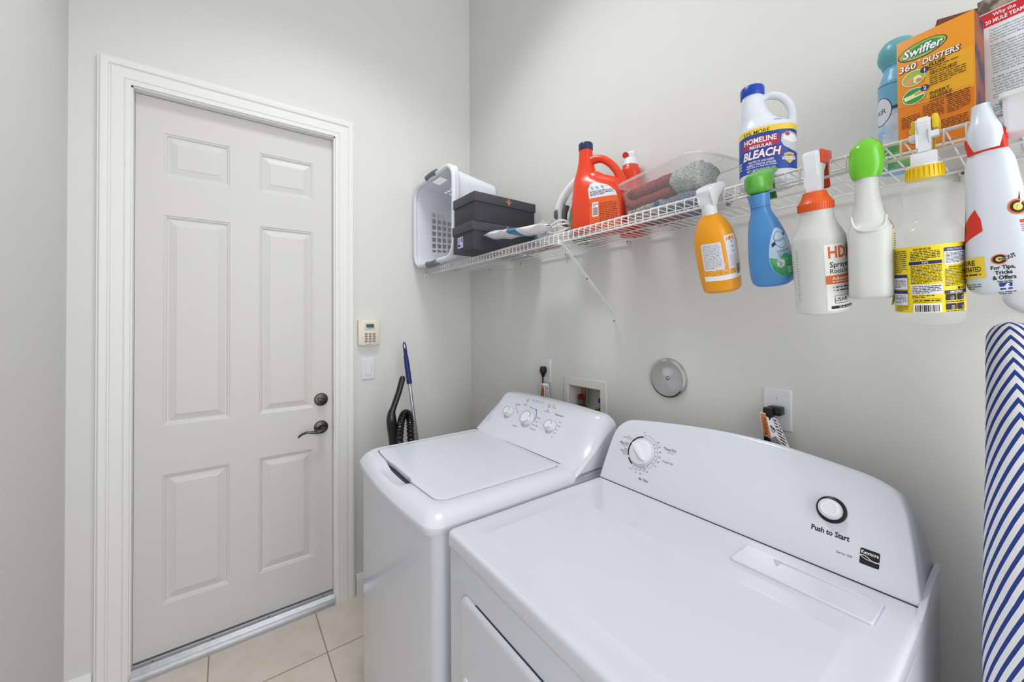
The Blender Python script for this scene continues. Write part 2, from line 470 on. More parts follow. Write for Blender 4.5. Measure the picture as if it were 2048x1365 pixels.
# ============================================================ WALL FIXTURES
def keypad():
    t = Thing('alarm_keypad', 'cream alarm keypad with green display and twelve buttons, on the wall beside the door', 'keypad', (0, -.6515, 1.40))
    CR = M('cream_plastic', '#eadfcd', .4)
    b = BM()
    def ol(s):
        hx, hz = .0575*s, .071*s
        pts = [(-hx, hz), (-hx, -hz*.86), (-hx*.6, -hz*.95), (0, -hz), (hx*.6, -hz*.95), (hx, -hz*.86), (hx, hz), (hx*.5, hz*1.03), (-hx*.5, hz*1.03)]
        return pts
    b.rings([[(d, y, z) for y, z in ol(s)] for d, s in ((.0, 1), (.018, 1), (.024, .975), (.026, .93))])
    t.part('keypad_body', b, CR)
    b = BM(); b.prism([(-.027, .018), (.030, .018), (.027, .056), (-.022, .056)], .0262, .0278); t.part('display_bezel', b, M('silver_grey_plastic', '#cfccd6', .35), bevel=.0006)
    b = BM(); b.box(.0278, .0284, -.016, .024, .031, .050); t.part('display', b, M('lcd_green_screen', '#3f5340', .2, hex2='#57715a', scale=90))
    for r in range(4):
        for c in range(3):
            b = BM(); b.rings([[(d, y, z) for y, z in rrect(.0075*s, .0045*s, .004*s, 3, -.017+c*.021, -.003-r*.0135)] for d, s in ((.025, 1), (.0285, 1), (.0295, .8))])
            t.part('key', b, M('grey_rubber_key', '#8a8583', .6))
    a = Art()
    for c in (-.002, .010): a.poly([(c-.004, .028), (c+.004, .028), (c, .0235)], INK)
    for r in range(4):
        for c in range(3): a.text(('123', '456', '789', '*0#')[r][c], -.017+c*.021, -.003-r*.0135, .0045, PAPER)
    a.ell(-.034, -.022, .0018, .0018, INK); a.ell(.034, -.022, .0018, .0018, INK); a.ell(.004, -.0535, .0016, .0016, INK)
    def mp(u, v, h): return Vector((.0275+h if v > .018 else (.0299+h if -.05 < v < .002 and abs(u) < .03 else .0262+h), u, v))
    t.part('key_printing', a.bm(mp), a.mats)
    a = Art(); a.arc(-.016, -.0615, .0022, .0034, 0, 360, M('navy_ink', '#2b3560', .5)); a.rect(-.011, -.0625, .012, -.0605, M('navy_ink', '#2b3560', .5))
    t.part('maker_mark', a.bm(mp), a.mats)
    t = Thing('light_switch', 'white rocker light switch below the alarm keypad, by the door casing', 'light switch', (0, -.653, 1.205))
    b = BM(); b.rings([[(d, y, z) for y, z in rrect(.035*s, .057*q, .003, 3)] for d, s, q in ((0, 1, 1), (.003, 1, 1), (.006, .93, .96))]); t.part('wall_plate', b, WPL)
    b = BM(); b.box(.005, .0068, -.0175, .0175, -.034, .034); t.part('switch_frame', b, WPL, bevel=.0006)
    b = BM(); b.prism([(.0065, -.031), (.0105, -.031), (.0075, 0), (.0085, .031), (.0065, .031)], -.0155, .0155, 'y'); t.part('rocker', b, WPL, bevel=.0006)
    for z in (.047, -.047): b = BM(); b.lathe([(.0001, .0055), (.0028, .0055), (.0024, .0068), (.0001, .007)], 12, (0, 0, z), 'x'); t.part('screw', b, WPL)
keypad()

def outlet(x, z, hx, label, face_r):
    t = Thing('electrical_outlet', label, 'outlet', (x, 0, z))
    b = BM(); b.rings([[(a, -d, c) for a, c in rrect(hx*s, .0585*q, .003, 3)] for d, s, q in ((0, 1, 1), (.003, 1, 1), (.0065, .92, .955))]); t.part('wall_plate', b, WPL)
    b = BM(); b.lathe([(.0001, .006), (face_r, .006), (face_r, .0085), (.0001, .0085)], 32, (0, 0, 0), 'y')
    t.part('receptacle', b, M('off_white_receptacle', '#dcd9d2', .4), ang=30)
    b = BM(); b.lathe([(face_r, .0062), (face_r+.0012, .0062), (face_r+.0012, .0068), (face_r, .0068)], 32, (0, 0, 0), 'y'); t.part('receptacle_gap', b, GAP)
    b = BM(); b.lathe([(.0001, .006), (.003, .006), (.0026, .0078), (.0001, .008)], 12, (0, 0, .033), 'y'); b.mat = 1; b.box(-.0005, .0005, -.0083, -.0079, .031, .035); t.part('screw', b, [WPL, GAP])
outlet(.742, 1.217, .036, 'white outlet plate with a black plug, above the left washing machine console', .019)
outlet(1.749, 1.2015, .036, 'white outlet plate behind the dryer with a large black plug and warning tag', .0235)

def sheet(name, t, f, nu, nv, mats, art=None, **k):
    b = BM(); b.grid(f, nu, nv); o = t.part(name, b, mats, **k)
    md = o.modifiers.new('thickness', 'SOLIDIFY'); md.thickness = .0004
    return o
def washer_plug():
    t = Thing('washer_power_cord', 'black plug and cord with a small orange and white tag, in the left wall outlet', 'power cord', (.742, -.0085, 1.215))
    b = BM(); b.rings([[(cx+x, -y, z) for x, y in rrect(hx, hy, min(hx, hy)*.5, 4, 0, .012)] for z, hx, hy, cx in ((.022, .006, .006, -.002), (.019, .013, .011, -.002), (.006, .015, .0135, -.002), (-.006, .0135, .013, -.002), (-.020, .007, .008, -.003), (-.03, .0055, .006, -.003))])
    t.part('plug', b, BLACK)
    b = BM(); b.tube(smooth_path([(-.003, -.013, -.03), (-.004, -.014, -.07), (-.003, -.02, -.14), (0, -.03, -.3), (.02, -.04, -.6), (.04, -.04, -1.0)], 5), .0042, 10); t.part('cord', b, BLACK)
    O = M('orange_warning_ink', '#d9793f', .6)
    def f(u, v): return Vector((.002+.006*math.sin(v*3)+(u)*.022-.006*(1-u)+.005*v*u, -.0205+.018*u*u-.001, -.060-.075*v-.02*u*v))
    o = sheet('tag', t, f, 6, 10, [PAPER])
    a = Art(); a.rect(.02, .02, .38, .9, O); a.up(); a.greek(.5, .1, .95, .9, 12, INK, 5); a.text('WARNING', .2, .46, .22, INK, w=.6, rot=PI/2)
    t.part('tag_printing', a.bm(lambda u, v, h: f(u, 1-v)+Vector((0, -h*1.5, 0)), .12, .12), a.mats)
washer_plug()
def dryer_plug():
    t = Thing('dryer_power_cord', 'thick black dryer cord with white and orange WARNING tag, right wall outlet', 'power cord', (1.749, -.0085, 1.2015))
    b = BM(); b.box(-.014, .021, -.032, 0, -.012, .012, .004); b.box(-.019, .006, -.046, -.024, -.017, .010, .004); t.part('plug', b, BLACK)
    b = BM(); b.rings([[(cx+x, cy+y, z) for x, y in rrect(.0085, .0045, .004, 4)] for z, cx, cy in ((-.01, -.009, -.038), (-.10, -.010, -.040), (-.2, -.010, -.045), (-.45, -.006, -.05), (-.9, 0, -.05))]); t.part('cord', b, BLACK)
    O = M('orange_warning_ink', '#d9793f', .6)
    def f(u, v):
        x = -.022+.060*u*(.55+.45*v)+.004*v; y = -.050+.030*(u**1.5)-.002; z = -.004-.020*u*u-.062*v-.018*u*v
        return Vector((x, y, z))
    sheet('warning_tag', t, f, 10, 10, [PAPER])
    a = Art(); a.rect(.05, .03, .34, .97, O); a.line([(.05, .03), (.34, .03), (.34, .97), (.05, .97), (.05, .03)], .015, INK); a.up()
    a.text('WARNING', .2, .47, .17, INK, w=.68, rot=PI/2, weight=.012)
    a.poly([(.14, .07), (.14, .17), (.25, .12)], INK)
    a.ell(.50, .52, .07, .08, M('grey_ink', '#6f7078', .6)); a.poly([(.5, .45), (.66, .42), (.6, .56)], INK); a.line([(.42, .40), (.5, .35), (.58, .39)], .03, INK)
    a.line([(.7, .03), (.7, .97)], .012, INK); a.greek(.73, .05, .97, .95, 8, INK, 8)
    t.part('warning_printing', a.bm(lambda u, v, h: f(u, 1-v)+Vector((-.3*h, -h*1.5, 0)), .1, .1), a.mats)
    def g(u, v): return Vector((-.004+.030*v+.016*u, -.046+.02*v, -.072-.052*v+.012*u-.01*v*v))
    sheet('folded_leaflet', t, lambda u, v: g(u, v), 4, 8, [PAPER])
    a = Art()
    for k in range(7): a.rect(.06+.135*k, .04, .12+.135*k, .93, INK)
    t.part('leaflet_printing', a.bm(lambda u, v, h: g(u, 1-v)+Vector((-.3*h, -h*2, 0)), .2, .1), a.mats)
dryer_plug()

def outlet_box():
    t = Thing('washer_outlet_box', 'white recessed plumbing box with two hose valves, behind the washing machine', 'plumbing box', (.995, 0, 1.07))
    OW = M('yellowed_white_plastic', '#e3e1da', .45, var=.04)
    X0, X1, Z0, Z1 = .895, 1.092, .98, 1.168; o0, o1, p0, p1 = .872, 1.124, .955, 1.204
    b = BM(); P = lambda x0, x1, z0, z1, y: [(x0, y, z0), (x1, y, z0), (x1, y, z1), (x0, y, z1)]
    b.rings([P(o0, o1, p0, p1, 0), P(o0, o1, p0, p1, -.004), P(o0+.003, o1-.003, p0+.003, p1-.003, -.0065), P(X0, X1, Z0, Z1, -.0065), P(X0+.004, X1-.004, Z0+.004, Z1-.004, -.002), P(X0+.006, X1-.006, Z0+.006, Z1-.006, .088)], False, True)
    t.part('box_frame', b, OW, world=True, ang=20)
    CU = M('copper_pipe', '#b8653f', .3, .9, var=.1); BR = M('valve_metal', '#9a938c', .28, .95, var=.12)
    for x, c, nm, pts in ((.932, '#7c1420', 'red', None), (1.052, '#1d3a8c', 'blue', None)):
        b = BM(); b.lathe([(.0001, -.1), (.012, -.1), (.012, -.045), (.016, -.045), (.016, -.012), (.009, -.008), (.008, .012), (.0001, .012)], 20, (x, .045, 1.085)); b.lathe([(.0001, 0), (.009, 0), (.009, .03), (.0001, .03)], 16, (x, .045, 1.062), 'y')
        v = t.part('valve', b, BR, world=True)
        b = BM(); b.box(x-.014, x+.014, .037, .053, 1.098, 1.112, .004); b.box(x-.005, x+.005, .030, .06, 1.104, 1.122, .003)
        t.part('valve_knob', b, M('knob_'+nm, c, .35), v, world=True)
        b = BM(); b.tube(smooth_path([(x, .012, 1.062), (x, -.02, 1.058), (x-.02, -.045, 1.03), (x-.04, -.06, .93), (x-.04, -.06, .6)], 6), .0105, 14); t.part('supply_hose', b, M('braided_hose', '#8f9196', .35, .8, bump=.5, bscale=500), world=True)
        b = BM(); b.lathe([(.0001, -.014), (.0155, -.014), (.0155, .016), (.0001, .016)], 8, (x, .0, 1.061), 'y'); t.part('hose_coupling', b, M('chrome_coupling', '#c9c6c2', .15, 1), world=True)
    b = BM(); b.tube([(.932, .070, 1.165), (.932, .060, 1.07)], .007, 12); t.part('copper_pipe', b, CU, world=True)
    b = BM(); b.tube([(.953, .062, 1.165), (.953, .062, 1.08)], .0075, 12); t.part('hammer_arrestor', b, M('arrestor_sleeve', '#a9b4c4', .3, .7, var=.2), world=True)
    b = BM(); b.box(.902, 1.085, .06, .087, .984, 1.045, .002); t.part('drain_panel', b, OW, world=True)
outlet_box()

def cleanout():
    t = Thing('chrome_cleanout_cover', 'round polished chrome disc cover screwed to the wall above the dryer', 'wall cover', (1.406, 0, 1.252))
    b = BM(); b.lathe([(.0001, -.005), (.006, -.005), (.008, -.008), (.012, -.0095), (.055, -.0125), (.062, -.013), (.068, -.010), (.071, -.004), (.072, .001), (.0001, .001)], 72, (0, -0, 0), 'y')
    # lathe on axis y maps (r, z)->(x, z, -y): flip so the dome faces the room
    bmesh.ops.transform(b.b, matrix=Matrix.Scale(1, 4), verts=b.b.verts)
    t.part('cover_plate', b, CHROME, ang=25)
    b = BM(); b.lathe([(.0001, -.010), (.0035, -.010), (.005, -.008), (.006, -.005), (.0001, -.005)], 20, (0, 0, 0), 'y'); t.part('screw', b, CHROME)
cleanout()

# small drywall screws holes are part of the wall: skip

# ============================================================ MACHINES
def console(t, x0, x1, zb, ztop, fy, yb, mats, name, fillet=.008, world=True, side=None):
    """sweeping control console: ztop(x) outline, fy(z,x) front surface"""
    N = 96; xs = []
    for i in range(N+1):
        u = i/N; u = .5-.5*math.cos(PI*u); xs.append(x0+(x1-x0)*u)
    top = [(x, max(ztop(x), zb)) for x in xs]
    def inset(d):
        out = []
        for i, (x, z) in enumerate(top):
            a = top[max(i-1, 0)]; c = top[min(i+1, N)]; tx, tz = c[0]-a[0], c[1]-a[1]; l = math.hypot(tx, tz)
            out.append((x+tz/l*d, max(zb, z-tx/l*d)))
        return out
    R = []; K = 5
    R.append([(x, yb, z) for x, z in top])
    for k in range(K+1):
        a = PI/2*k/K; ins = fillet*(1-math.cos(a)); dp = fillet*(1-math.sin(a))
        R.append([(x, min(yb-.002, fy(z, x)+dp), z) for x, z in inset(ins)])
    b = BM(); vr = [[b.b.verts.new(p) for p in r] for r in R]
    for a, c in zip(vr, vr[1:]):
        for i in range(N): b._f([a[i], a[i+1], c[i+1], c[i]])
    last = vr[-1]; ins = inset(fillet); NR = 14; prev = last
    for j in range(1, NR+1):
        row = []
        for i, (x, z) in enumerate(ins):
            zz = z+(zb-z)*j/NR; row.append(b.b.verts.new((x, fy(zz, x), zz)))
        for i in range(N): b._f([prev[i], prev[i+1], row[i+1], row[i]])
        nb = [b.b.verts.new((row[i].co.x, yb, row[i].co.z)) for i in (0, N)]
        if j > 1:
            for i, q in ((0, 0), (N, 1)): b._f([prev[i], row[i], nb[q], pb[q]])
        else:
            for i, q in ((0, 0), (N, 1)): b._f([prev[i], row[i], nb[q], vr[0][i]])
        pb = nb; prev = row
    return t.part(name, b, mats, world=world, ang=60)

def ring_knob(t, pos, nrm, prof, mat, name, parent=None, seg=40, extra=None, label=None):
    m = Vector(nrm).to_track_quat('Z', 'Y').to_matrix().to_4x4(); m.translation = pos
    b = BM(); b.lathe(prof, seg, m=m)
    if extra: extra(b, m)
    return t.part(name, b, mat, parent, world=True, label=label)

def washer():
    X0, X1 = .605, 1.288
    t = Thing('washing_machine', 'white top-loading washing machine with three-knob console, left of the dryer', 'washing machine', ((X0+X1)/2, -.5, 0))
    # cabinet: bowed front, rounded vertical corners
    def loop(z, off=0):
        pts = []
        for x, y in rrect((X1-X0)/2-.004, .345, .03, 6, (X0+X1)/2, -.505):
            if y < -.82: y -= .012*(1-((x-(X0+X1)/2)/.34)**2)
            pts.append((x, y, z))
        return pts
    # subdivide front edge so the bow shows
    def loopd(z, hx, hy, r, cy, bow=.018, n=7, m=14):
        base = rrect(hx, hy, r, n, (X0+X1)/2, cy); out = []
        for i, p in enumerate(base):
            q = base[(i+1) % len(base)]; L = math.hypot(q[0]-p[0], q[1]-p[1]); k = m if L > .1 else 1
            for j in range(k): out.append((p[0]+(q[0]-p[0])*j/k, p[1]+(q[1]-p[1])*j/k))
        res = []
        for x, y in out:
            f = max(0, 1-((x-(X0+X1)/2)/hx)**2); wgt = sstep(cy, cy-hy, y)
            res.append((x, y-bow*f*wgt, z))
        return res
    b = BM(); b.rings([loopd(z, .338, .345, .03, -.503) for z in (.03, .9, .908)]); t.part('cabinet', b, APPL, world=True, ang=30)
    b = BM()
    for sx in (X0+.05, X1-.05):
        for sy in (-.78, -.22):
            b = BM(); b.lathe([(.0001, 0), (.02, 0), (.02, .012), (.012, .016), (.012, .04), (.0001, .04)], 16, (sx, sy, 0)); t.part('foot', b, BLACK, world=True)
    # top cover
    cx = (X0+X1)/2; yf = -.862; yk = -.14
    def L(z, ins, rr, lo=None):
        return loopd(z, (X1-X0)/2-ins, (yk-yf)/2-ins*.6, rr, (yf+yk)/2-ins*.0, .022)
    lx0, lx1, ly0, ly1 = .640, 1.205, -.800, -.338
    def lid(z, off, r=.035):
        base = rrect((lx1-lx0)/2+off, (ly1-ly0)/2+off, max(.006, r+off), 7, (lx0+lx1)/2, (ly0+ly1)/2); out = []
        for i, p in enumerate(base):
            q = base[(i+1) % len(base)]; Ln = math.hypot(q[0]-p[0], q[1]-p[1]); k = 14 if Ln > .1 else 1
            for j in range(k): out.append((p[0]+(q[0]-p[0])*j/k, p[1]+(q[1]-p[1])*j/k, z))
        return out
    def lidc(pts, amt=.012):
        out = []
        for x, y, z in pts:
            f = max(0, 1-((x-cx)/.29)**2); out.append((x, y-amt*f*sstep(-.55, -.8, y), z))
        return out
    def mix(A, B, s, dz): return [(a[0]+(b_[0]-a[0])*s, a[1]+(b_[1]-a[1])*s, dz) for a, b_ in zip(A, B)]
    zt = .957; G = lidc(lid(zt, .0035)); OUT = L(zt, .001, .045)
    rings = [lidc(lid(zt-.02, .0035)), G]
    for s in (.06, .2, .4, .58, .72, .84, .93, .985, 1.0):
        zz = zt+.002*math.sin(PI*min(1, s*2.0))-.030*(max(0, (s-.30)/.70)**2.3); rings.append(mix(G, OUT, s, zz))
    rings += [L(.920, .0, .046), L(.912, .001, .046), L(.905, .004, .046)]
    def notch(p):
        x, y, z = p
        if y < -.77 and z > .9:
            k = sstep(.79, .84, x)*(1-sstep(.985, 1.04, x)); d = sstep(-.862, -.835, y)
            z -= .017*k*d
        return (x, y, z)
    rings = [rings[0]]+[[notch(p) for p in r] for r in rings[1:]]
    b = BM(); b.rings(rings, False, True); t.part('top_cover', b, APPL2, world=True, ang=35)
    b = BM(); b.rings([lidc(lid(zt-.019, .0035))], True, False); b.art = True; t.part('lid_recess', b, GAP, world=True)
    # lid
    def ln(pts): return [(x, y+(.010*sstep(.80, .83, x)*(1-sstep(.99, 1.02, x)) if y < -.79 else 0), z) for x, y, z in pts]
    b = BM(); b.rings([ln(lidc(lid(z, o))) for z, o in ((zt-.016, -.001), (zt-.002, 0), (zt+.001, -.001), (zt+.002, -.004), (zt+.0026, -.028), (zt+.004, -.12))]); t.part('lid', b, APPL2, world=True, ang=35)
    # console
    zs = [.900, .920, .950, .962, .978, 1.0, 1.026, 1.047, 1.082, 1.109, 1.125]; ysf = [-.368, -.362, -.350, -.337, -.316, -.288, -.262, -.243, -.213, -.190, -.178]
    def f0(z): return interp(zs, ysf, z)
    def fy(z, x):
        e = max(0, (x-1.205)/.075, (.690-x)/.075); return min(f0(z)+.055*e**2, -.142)
    def fs(z): return sum(f0(z+k*.006) for k in (-1, 0, 1))/3
    def fys(z, x):
        e = max(0, (x-1.200)/.08, (.672-x)/.065); return min(fs(z)+.050*e**2.2*min(1, max(.03, (z-.925)/.15)), -.143)
    def zt_(x):
        c = 1.124-.010*((x-.93)/.3)**2; R = .055
        for xe, sg in ((.612, 1), (1.284, -1)):
            d = (x-xe)*sg
            if d < R: c = min(c, 1.10-.028-.012*0+ (c-1.072)*math.sqrt(max(0, 1-(1-d/R)**2)) - .0*(1) if d > 0 else .95)
        # flared sides below the corner
        return c
    co = console(t, .608, 1.286, .905, zt_, fys, -.140, [APPL2], 'console', .012)
    def on(x, z):
        s = (fys(z+.004, x)-fys(z-.004, x))/.008; n = Vector((0, -1, s)).normalized(); return Vector((x, fys(z, x), z)), n
    KN = M('silver_ring_metal', '#b9b4a8', .2, .9)
    for x, z, r in ((.763, 1.046, .020), (.905, 1.044, .029), (1.049, 1.043, .020)):
        p, n = on(x, z)
        k = ring_knob(t, p, n, [(.0001, 0), (r+.004, 0), (r+.004, .003), (r+.001, .004), (r, .020), (r-.001, .022), (.0001, .022)], WPL, 'control_knob')
        ring_knob(t, p+n*.022, n, [(r-.0035, 0), (r-.001, 0), (r-.0018, .0015), (r-.003, .0015)], KN, 'knob_ring', k)
        ring_knob(t, p, n, [(r+.0042, 0), (r+.0065, 0), (r+.0065, .0008), (r+.0042, .0008)], M('grey_blue_ring', '#a9b2c4', .4), 'dial_ring', k)
    for x, z in ((.838, 1.106), (.982, 1.106)):
        p, n = on(x, z); ring_knob(t, p-n*.001, n, [(.0001, 0), (.0085, 0), (.0085, .003), (.007, .0042), (.0001, .0045)], M('grey_button', '#b9bdc8', .35), 'push_button')
    a = Art(); G = M('grey_print', '#6c707c', .6); D = M('dark_print', '#34363f', .6); Bl = M('blue_print', '#4c8fc8', .5)
    def P(x, z): return (x-.9, z-1.04)
    def T(s, x, z, h, m=D, w=None, al='C'): a.text(s, x-.9, z-1.04, h, m, w, al)
    def mp2(u, v, h):
        p, n = on(.9+u, 1.04+v); return p+n*h
    def flush(nm): t.part(nm, a.bm(mp2, .01, .006), a.mats, world=True); a.items.clear(); a.mats = []; a.n = 0
    PB = M('pale_blue_print', '#c0d3ea', .5)
    T('Load Size', .79, 1.083, .0062)
    for i, s in enumerate(('Small', 'Med', 'Large', 'Super')): T(s, .779+.011*i, 1.0735-.006*i, .0038, D, None, 'L')
    a.arc(.763-.9, .006, .0275, .0295, -30, 80, PB); flush('load_dial_printing')
    T('Temperature', 1.058, 1.085, .0068)
    for i, s in enumerate(('Hot', 'Warm', 'Cool', 'Cold', 'Tap')): T(s, 1.079, 1.064-.012*i, .0042, D, None, 'L')
    a.arc(1.049-.9, .003, .0275, .0295, -50, 80, PB); flush('temperature_dial_printing')
    for i, s in enumerate(('Delicates', 'Casuals', 'Speed Wash', 'Drain & Spin')): T(s, .946, 1.058-.013*i, .0048, D, None, 'L')
    for i, s in enumerate(('Heavy', 'Normal', 'Light')): T(s, .878+.021*i, 1.085-.001*i, .0042)
    T('Whites', .864, 1.064, .0046); T('Bulky Items', .868, 1.010, .0046, D, None, 'R')
    a.arc(.905-.9, 1.044-1.04, .0365, .0405, 5, 78, Bl); a.arc(.905-.9, .004, .0375, .0395, -80, 0, PB); flush('cycle_dial_printing')
    T('Start', .838, 1.092, .0044, D); T('PRESS TO START', .838, 1.0865, .003, G)
    T('Signal', .985, 1.090, .0044, D); T('PRESS AND HOLD', .985, 1.0845, .003, G)
    for i in range(6): a.ell(.861-.9+.0155*i, 1.107-1.04, .0012, .0012, D); T(('Fill', 'Soak', 'Wash', 'Rinse', 'Spin', 'End')[i], .861+.0155*i, 1.1115, .0036, D)
    T('Rinse', 1.0, 1.110, .004, D, None, 'L'); T('Lid Locked', 1.0, 1.103, .004, D, None, 'L'); flush('status_printing')
    a = Art(); a.rr(.650-.9, .996-1.04, .664-.9, 1.012-1.04, .004, M('grey_blue_ring', '#a9b2c4', .4)); a.up(); a.rr(.6515-.9, .9975-1.04, .6625-.9, 1.0105-1.04, .0032, APPL2); a.up(); T('GE', .657, 1.004, .0062, M('grey_blue_ring', '#a9b2c4', .4))
    t.part('brand_badge', a.bm(mp2, .01, .006), a.mats, world=True)
    # seam lines of lid hinge and console
    b = BM(); b.tube([(.618, -.336, .9585), (.9, -.336, .9595), (1.2, -.337, .9592)], .0022, 6); t.part('console_seam', b, GAP, world=True)
washer()

def dryer():
    X0, X1 = 1.331, 2.078; ZT = .948
    t = Thing('clothes_dryer', 'white front-loading clothes dryer with round timer dial and push start button', 'dryer', ((X0+X1)/2, -.48, 0))
    b = BM(); b.box(X0+.002, X1-.002, -.834, -.13, .02, .9085, .007, 3); t.part('cabinet', b, APPL, world=True)
    for sx in (X0+.05, X1-.05):
        for sy in (-.78, -.2): b = BM(); b.lathe([(.0001, 0), (.02, 0), (.02, .012), (.012, .016), (.012, .03), (.0001, .03)], 16, (sx, sy, 0)); t.part('foot', b, BLACK, world=True)
    b = BM()
    def lp(z, ins, r): return [(x, y, z) for x, y in rrect((X1-X0)/2-ins, .3525-ins, r, 6, (X0+X1)/2, -.4875)]
    # top panel with a faint raised field
    def lf(z, ins): return [(x, y, z) for x, y in rrect(.312-ins, .160-ins, .02, 6, 1.712, -.622)]
    b.rings([lp(.9105, .003, .012), lp(.913, .0, .014), lp(.938, .0, .014), lp(.9435, .0015, .014), lp(.9468, .005, .014), lp(ZT, .010, .014), lp(ZT+.0001, .03, .02), lf(ZT, 0), lf(ZT+.0018, .006), lf(ZT+.0018, .012)])
    t.part('top_panel', b, APPL, world=True, ang=50)
    b = BM(); b.prism([(-.335, .9462), (-.30, .951), (-.25, .962), (-.20, .968), (-.131, .970), (-.131, .9460)], X1-.009, X1+.0008); t.part('end_flange', b, APPL, world=True, bevel=.0015)
    # lint screen lid
    b = BM(); b.rings([[(x, y, z) for x, y in rr] for z, rr in ((ZT-.003, rrect(.1135, .040, .004, 3, 1.9195, -.3735)), (ZT+.004, rrect(.1135, .040, .004, 3, 1.9195, -.3735)), (ZT+.006, rrect(.112, .0385, .004, 3, 1.9195, -.3735)))])
    ls = t.part('lint_screen_lid', b, APPL, world=True, ang=30)
    b = BM(); P = [(1.862, -.347, ZT+.0062), (1.877, -.372, ZT+.0062), (1.877, -.347, ZT+.0062), (1.8765, -.350, ZT+.010)]
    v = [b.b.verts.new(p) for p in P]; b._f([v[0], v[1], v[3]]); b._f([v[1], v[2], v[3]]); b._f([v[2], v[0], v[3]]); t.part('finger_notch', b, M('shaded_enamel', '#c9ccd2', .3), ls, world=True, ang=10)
    b = BM(); b.box(1.8765, 2.02, -.350, -.346, ZT+.0055, ZT+.0085, .001); t.part('lid_rib', b, APPL, ls, world=True)
    # front door
    def dl(ins, y): return [(x, y, z) for x, z in rrect(.305-ins, .29-ins, .03, 8, 1.7045, .545)]
    b = BM(); b.rings([dl(-.008, -.8342), dl(-.006, -.8352), dl(-.002, -.8352), dl(0, -.8345)], False, False); t.part('door_surround', b, APPL, world=True)
    b = BM(); b.rings([dl(.001, -.83), dl(.001, -.838), dl(.004, -.8425), dl(.010, -.845), dl(.016, -.8452)]); dr = t.part('door', b, APPL, world=True, ang=50)
    b = BM(); b.box(1.46, 1.95, -.8375, -.8335, .830, .8345, .001); t.part('door_grip_gap', b, GAP, world=True)
    b = BM(); b.rings([[(x, y, z) for x, z in rrect(.011*s, .019*s, .01*s, 6, 1.434, .642)] for s, y in ((1, -.845), (1, -.848), (.8, -.850))]); t.part('hinge_plug', b, WPL, dr, world=True)
    # console
    prof = [(1.333, .948), (1.337, 1.02), (1.343, 1.075), (1.352, 1.100), (1.368, 1.117), (1.397, 1.131), (1.466, 1.140), (1.55, 1.148), (1.624, 1.153), (1.705, 1.156), (1.79, 1.155), (1.865, 1.149), (1.957, 1.138), (2.0, 1.130), (2.031, 1.115), (2.046, 1.086), (2.055, 1.05), (2.062, 1.012), (2.072, .948)]
    def fz(z): return -.29+.47*(z-.948)
    top = [Vector((x, 0, z)) for x, z in prof]; top = smooth_path(top, 4)
    ctr = Vector((1.7, 0, 1.03)); K = 5; R = []
    def ins(d):
        out = []
        for i, p in enumerate(top):
            a = top[max(i-1, 0)]; c = top[min(i+1, len(top)-1)]; tv = (c-a).normalized()
            q = Vector((p.x+tv.z*d, 0, p.z-tv.x*d)); q.z = max(q.z, .948); out.append(q)
        return out
    R.append([(p.x+(.003 if p.x < 1.6 else -.003), -.135, .948+(p.z-.948)*.84) for p in top]); R.append([(p.x, -.139, .948+(p.z-.948)*.865) for p in top])
    for k in range(K+1):
        an = PI/2*k/K; q = ins(.007*(1-math.cos(an))); R.append([(p.x, fz(p.z)+.007*(1-math.sin(an)), p.z) for p in q])
    b = BM(); b.rings(R, False, True, closed=False)
    t.part('console', b, APPL2, world=True, ang=55)
    b = BM(); b.tube([(1.333, -.2915, .9485), (2.072, -.2915, .9485)], .0016, 6); t.part('console_seam', b, GAP, world=True)
    n = Vector((0, -1, .47)).normalized(); c = n.z*0+1/math.sqrt(1+.47**2)
    def on(x, z): return Vector((x, fz(z), z))
    # timer dial
    p = on(1.463, 1.051)
    dk = ring_knob(t, p, n, [(.0001, 0), (.038, 0), (.0385, .004), (.037, .010), (.033, .012), (.0001, .012)], WPL, 'timer_dial', seg=56)
    m = n.to_track_quat('Z', 'Y').to_matrix().to_4x4(); m.translation = p+n*.012; m = m @ Matrix.Rotation(math.radians(-42), 4, 'Z')
    b = BM(); pr = [(-.031, -.003), (-.024, -.011), (0, -.0125), (.024, -.008), (.033, -.002), (.033, .002), (.024, .008), (0, .0125), (-.024, .011), (-.031, .003)]
    b.rings([[m @ Vector((x*s, y*s2, z)) for x, y in pr] for z, s, s2 in ((0, 1, 1), (.012, .97, .55), (.016, .92, .35))]); t.part('dial_grip', b, WPL, dk, world=True, ang=35)
    # start button
    p = on(1.934, 1.054)
    ring_knob(t, p, n, [(.0001, 0), (.0265, 0), (.0265, .002), (.025, .003), (.0001, .003)], BLACK, 'start_button_bezel', seg=48)
    sb = ring_knob(t, p, n, [(.0001, .003), (.0200, .003), (.0192, .018), (.0165, .0215), (.0125, .023), (.0115, .0222), (.0001, .0222)], WPL, 'start_button', seg=48)
    a = Art(); s = 1/c
    def T(tx, x, z, h, w=None, al='C', wt=0, m=INK): a.text(tx, x-1.463, (z-1.051)*s, h, m, w, al, wt)
    a.arc(0, 0, .0445, .0490, 97, 205, INK); a.arc(0, 0, .0445, .0490, 213, 243, INK)
    for r in (.0445, .0545): a.arc(0, 0, r, r+.0006, -48, 92, INK)
    for an in (92, -48): a.line([(r*math.cos(math.radians(an)), r*math.sin(math.radians(an))) for r in (.0445, .0551)], .0006, INK)
    for r in (.0445, .0545): a.arc(0, 0, r, r+.0006, -108, -62, INK)
    for an in (-108, -62): a.line([(r*math.cos(math.radians(an)), r*math.sin(math.radians(an))) for r in (.0445, .0551)], .0006, INK)
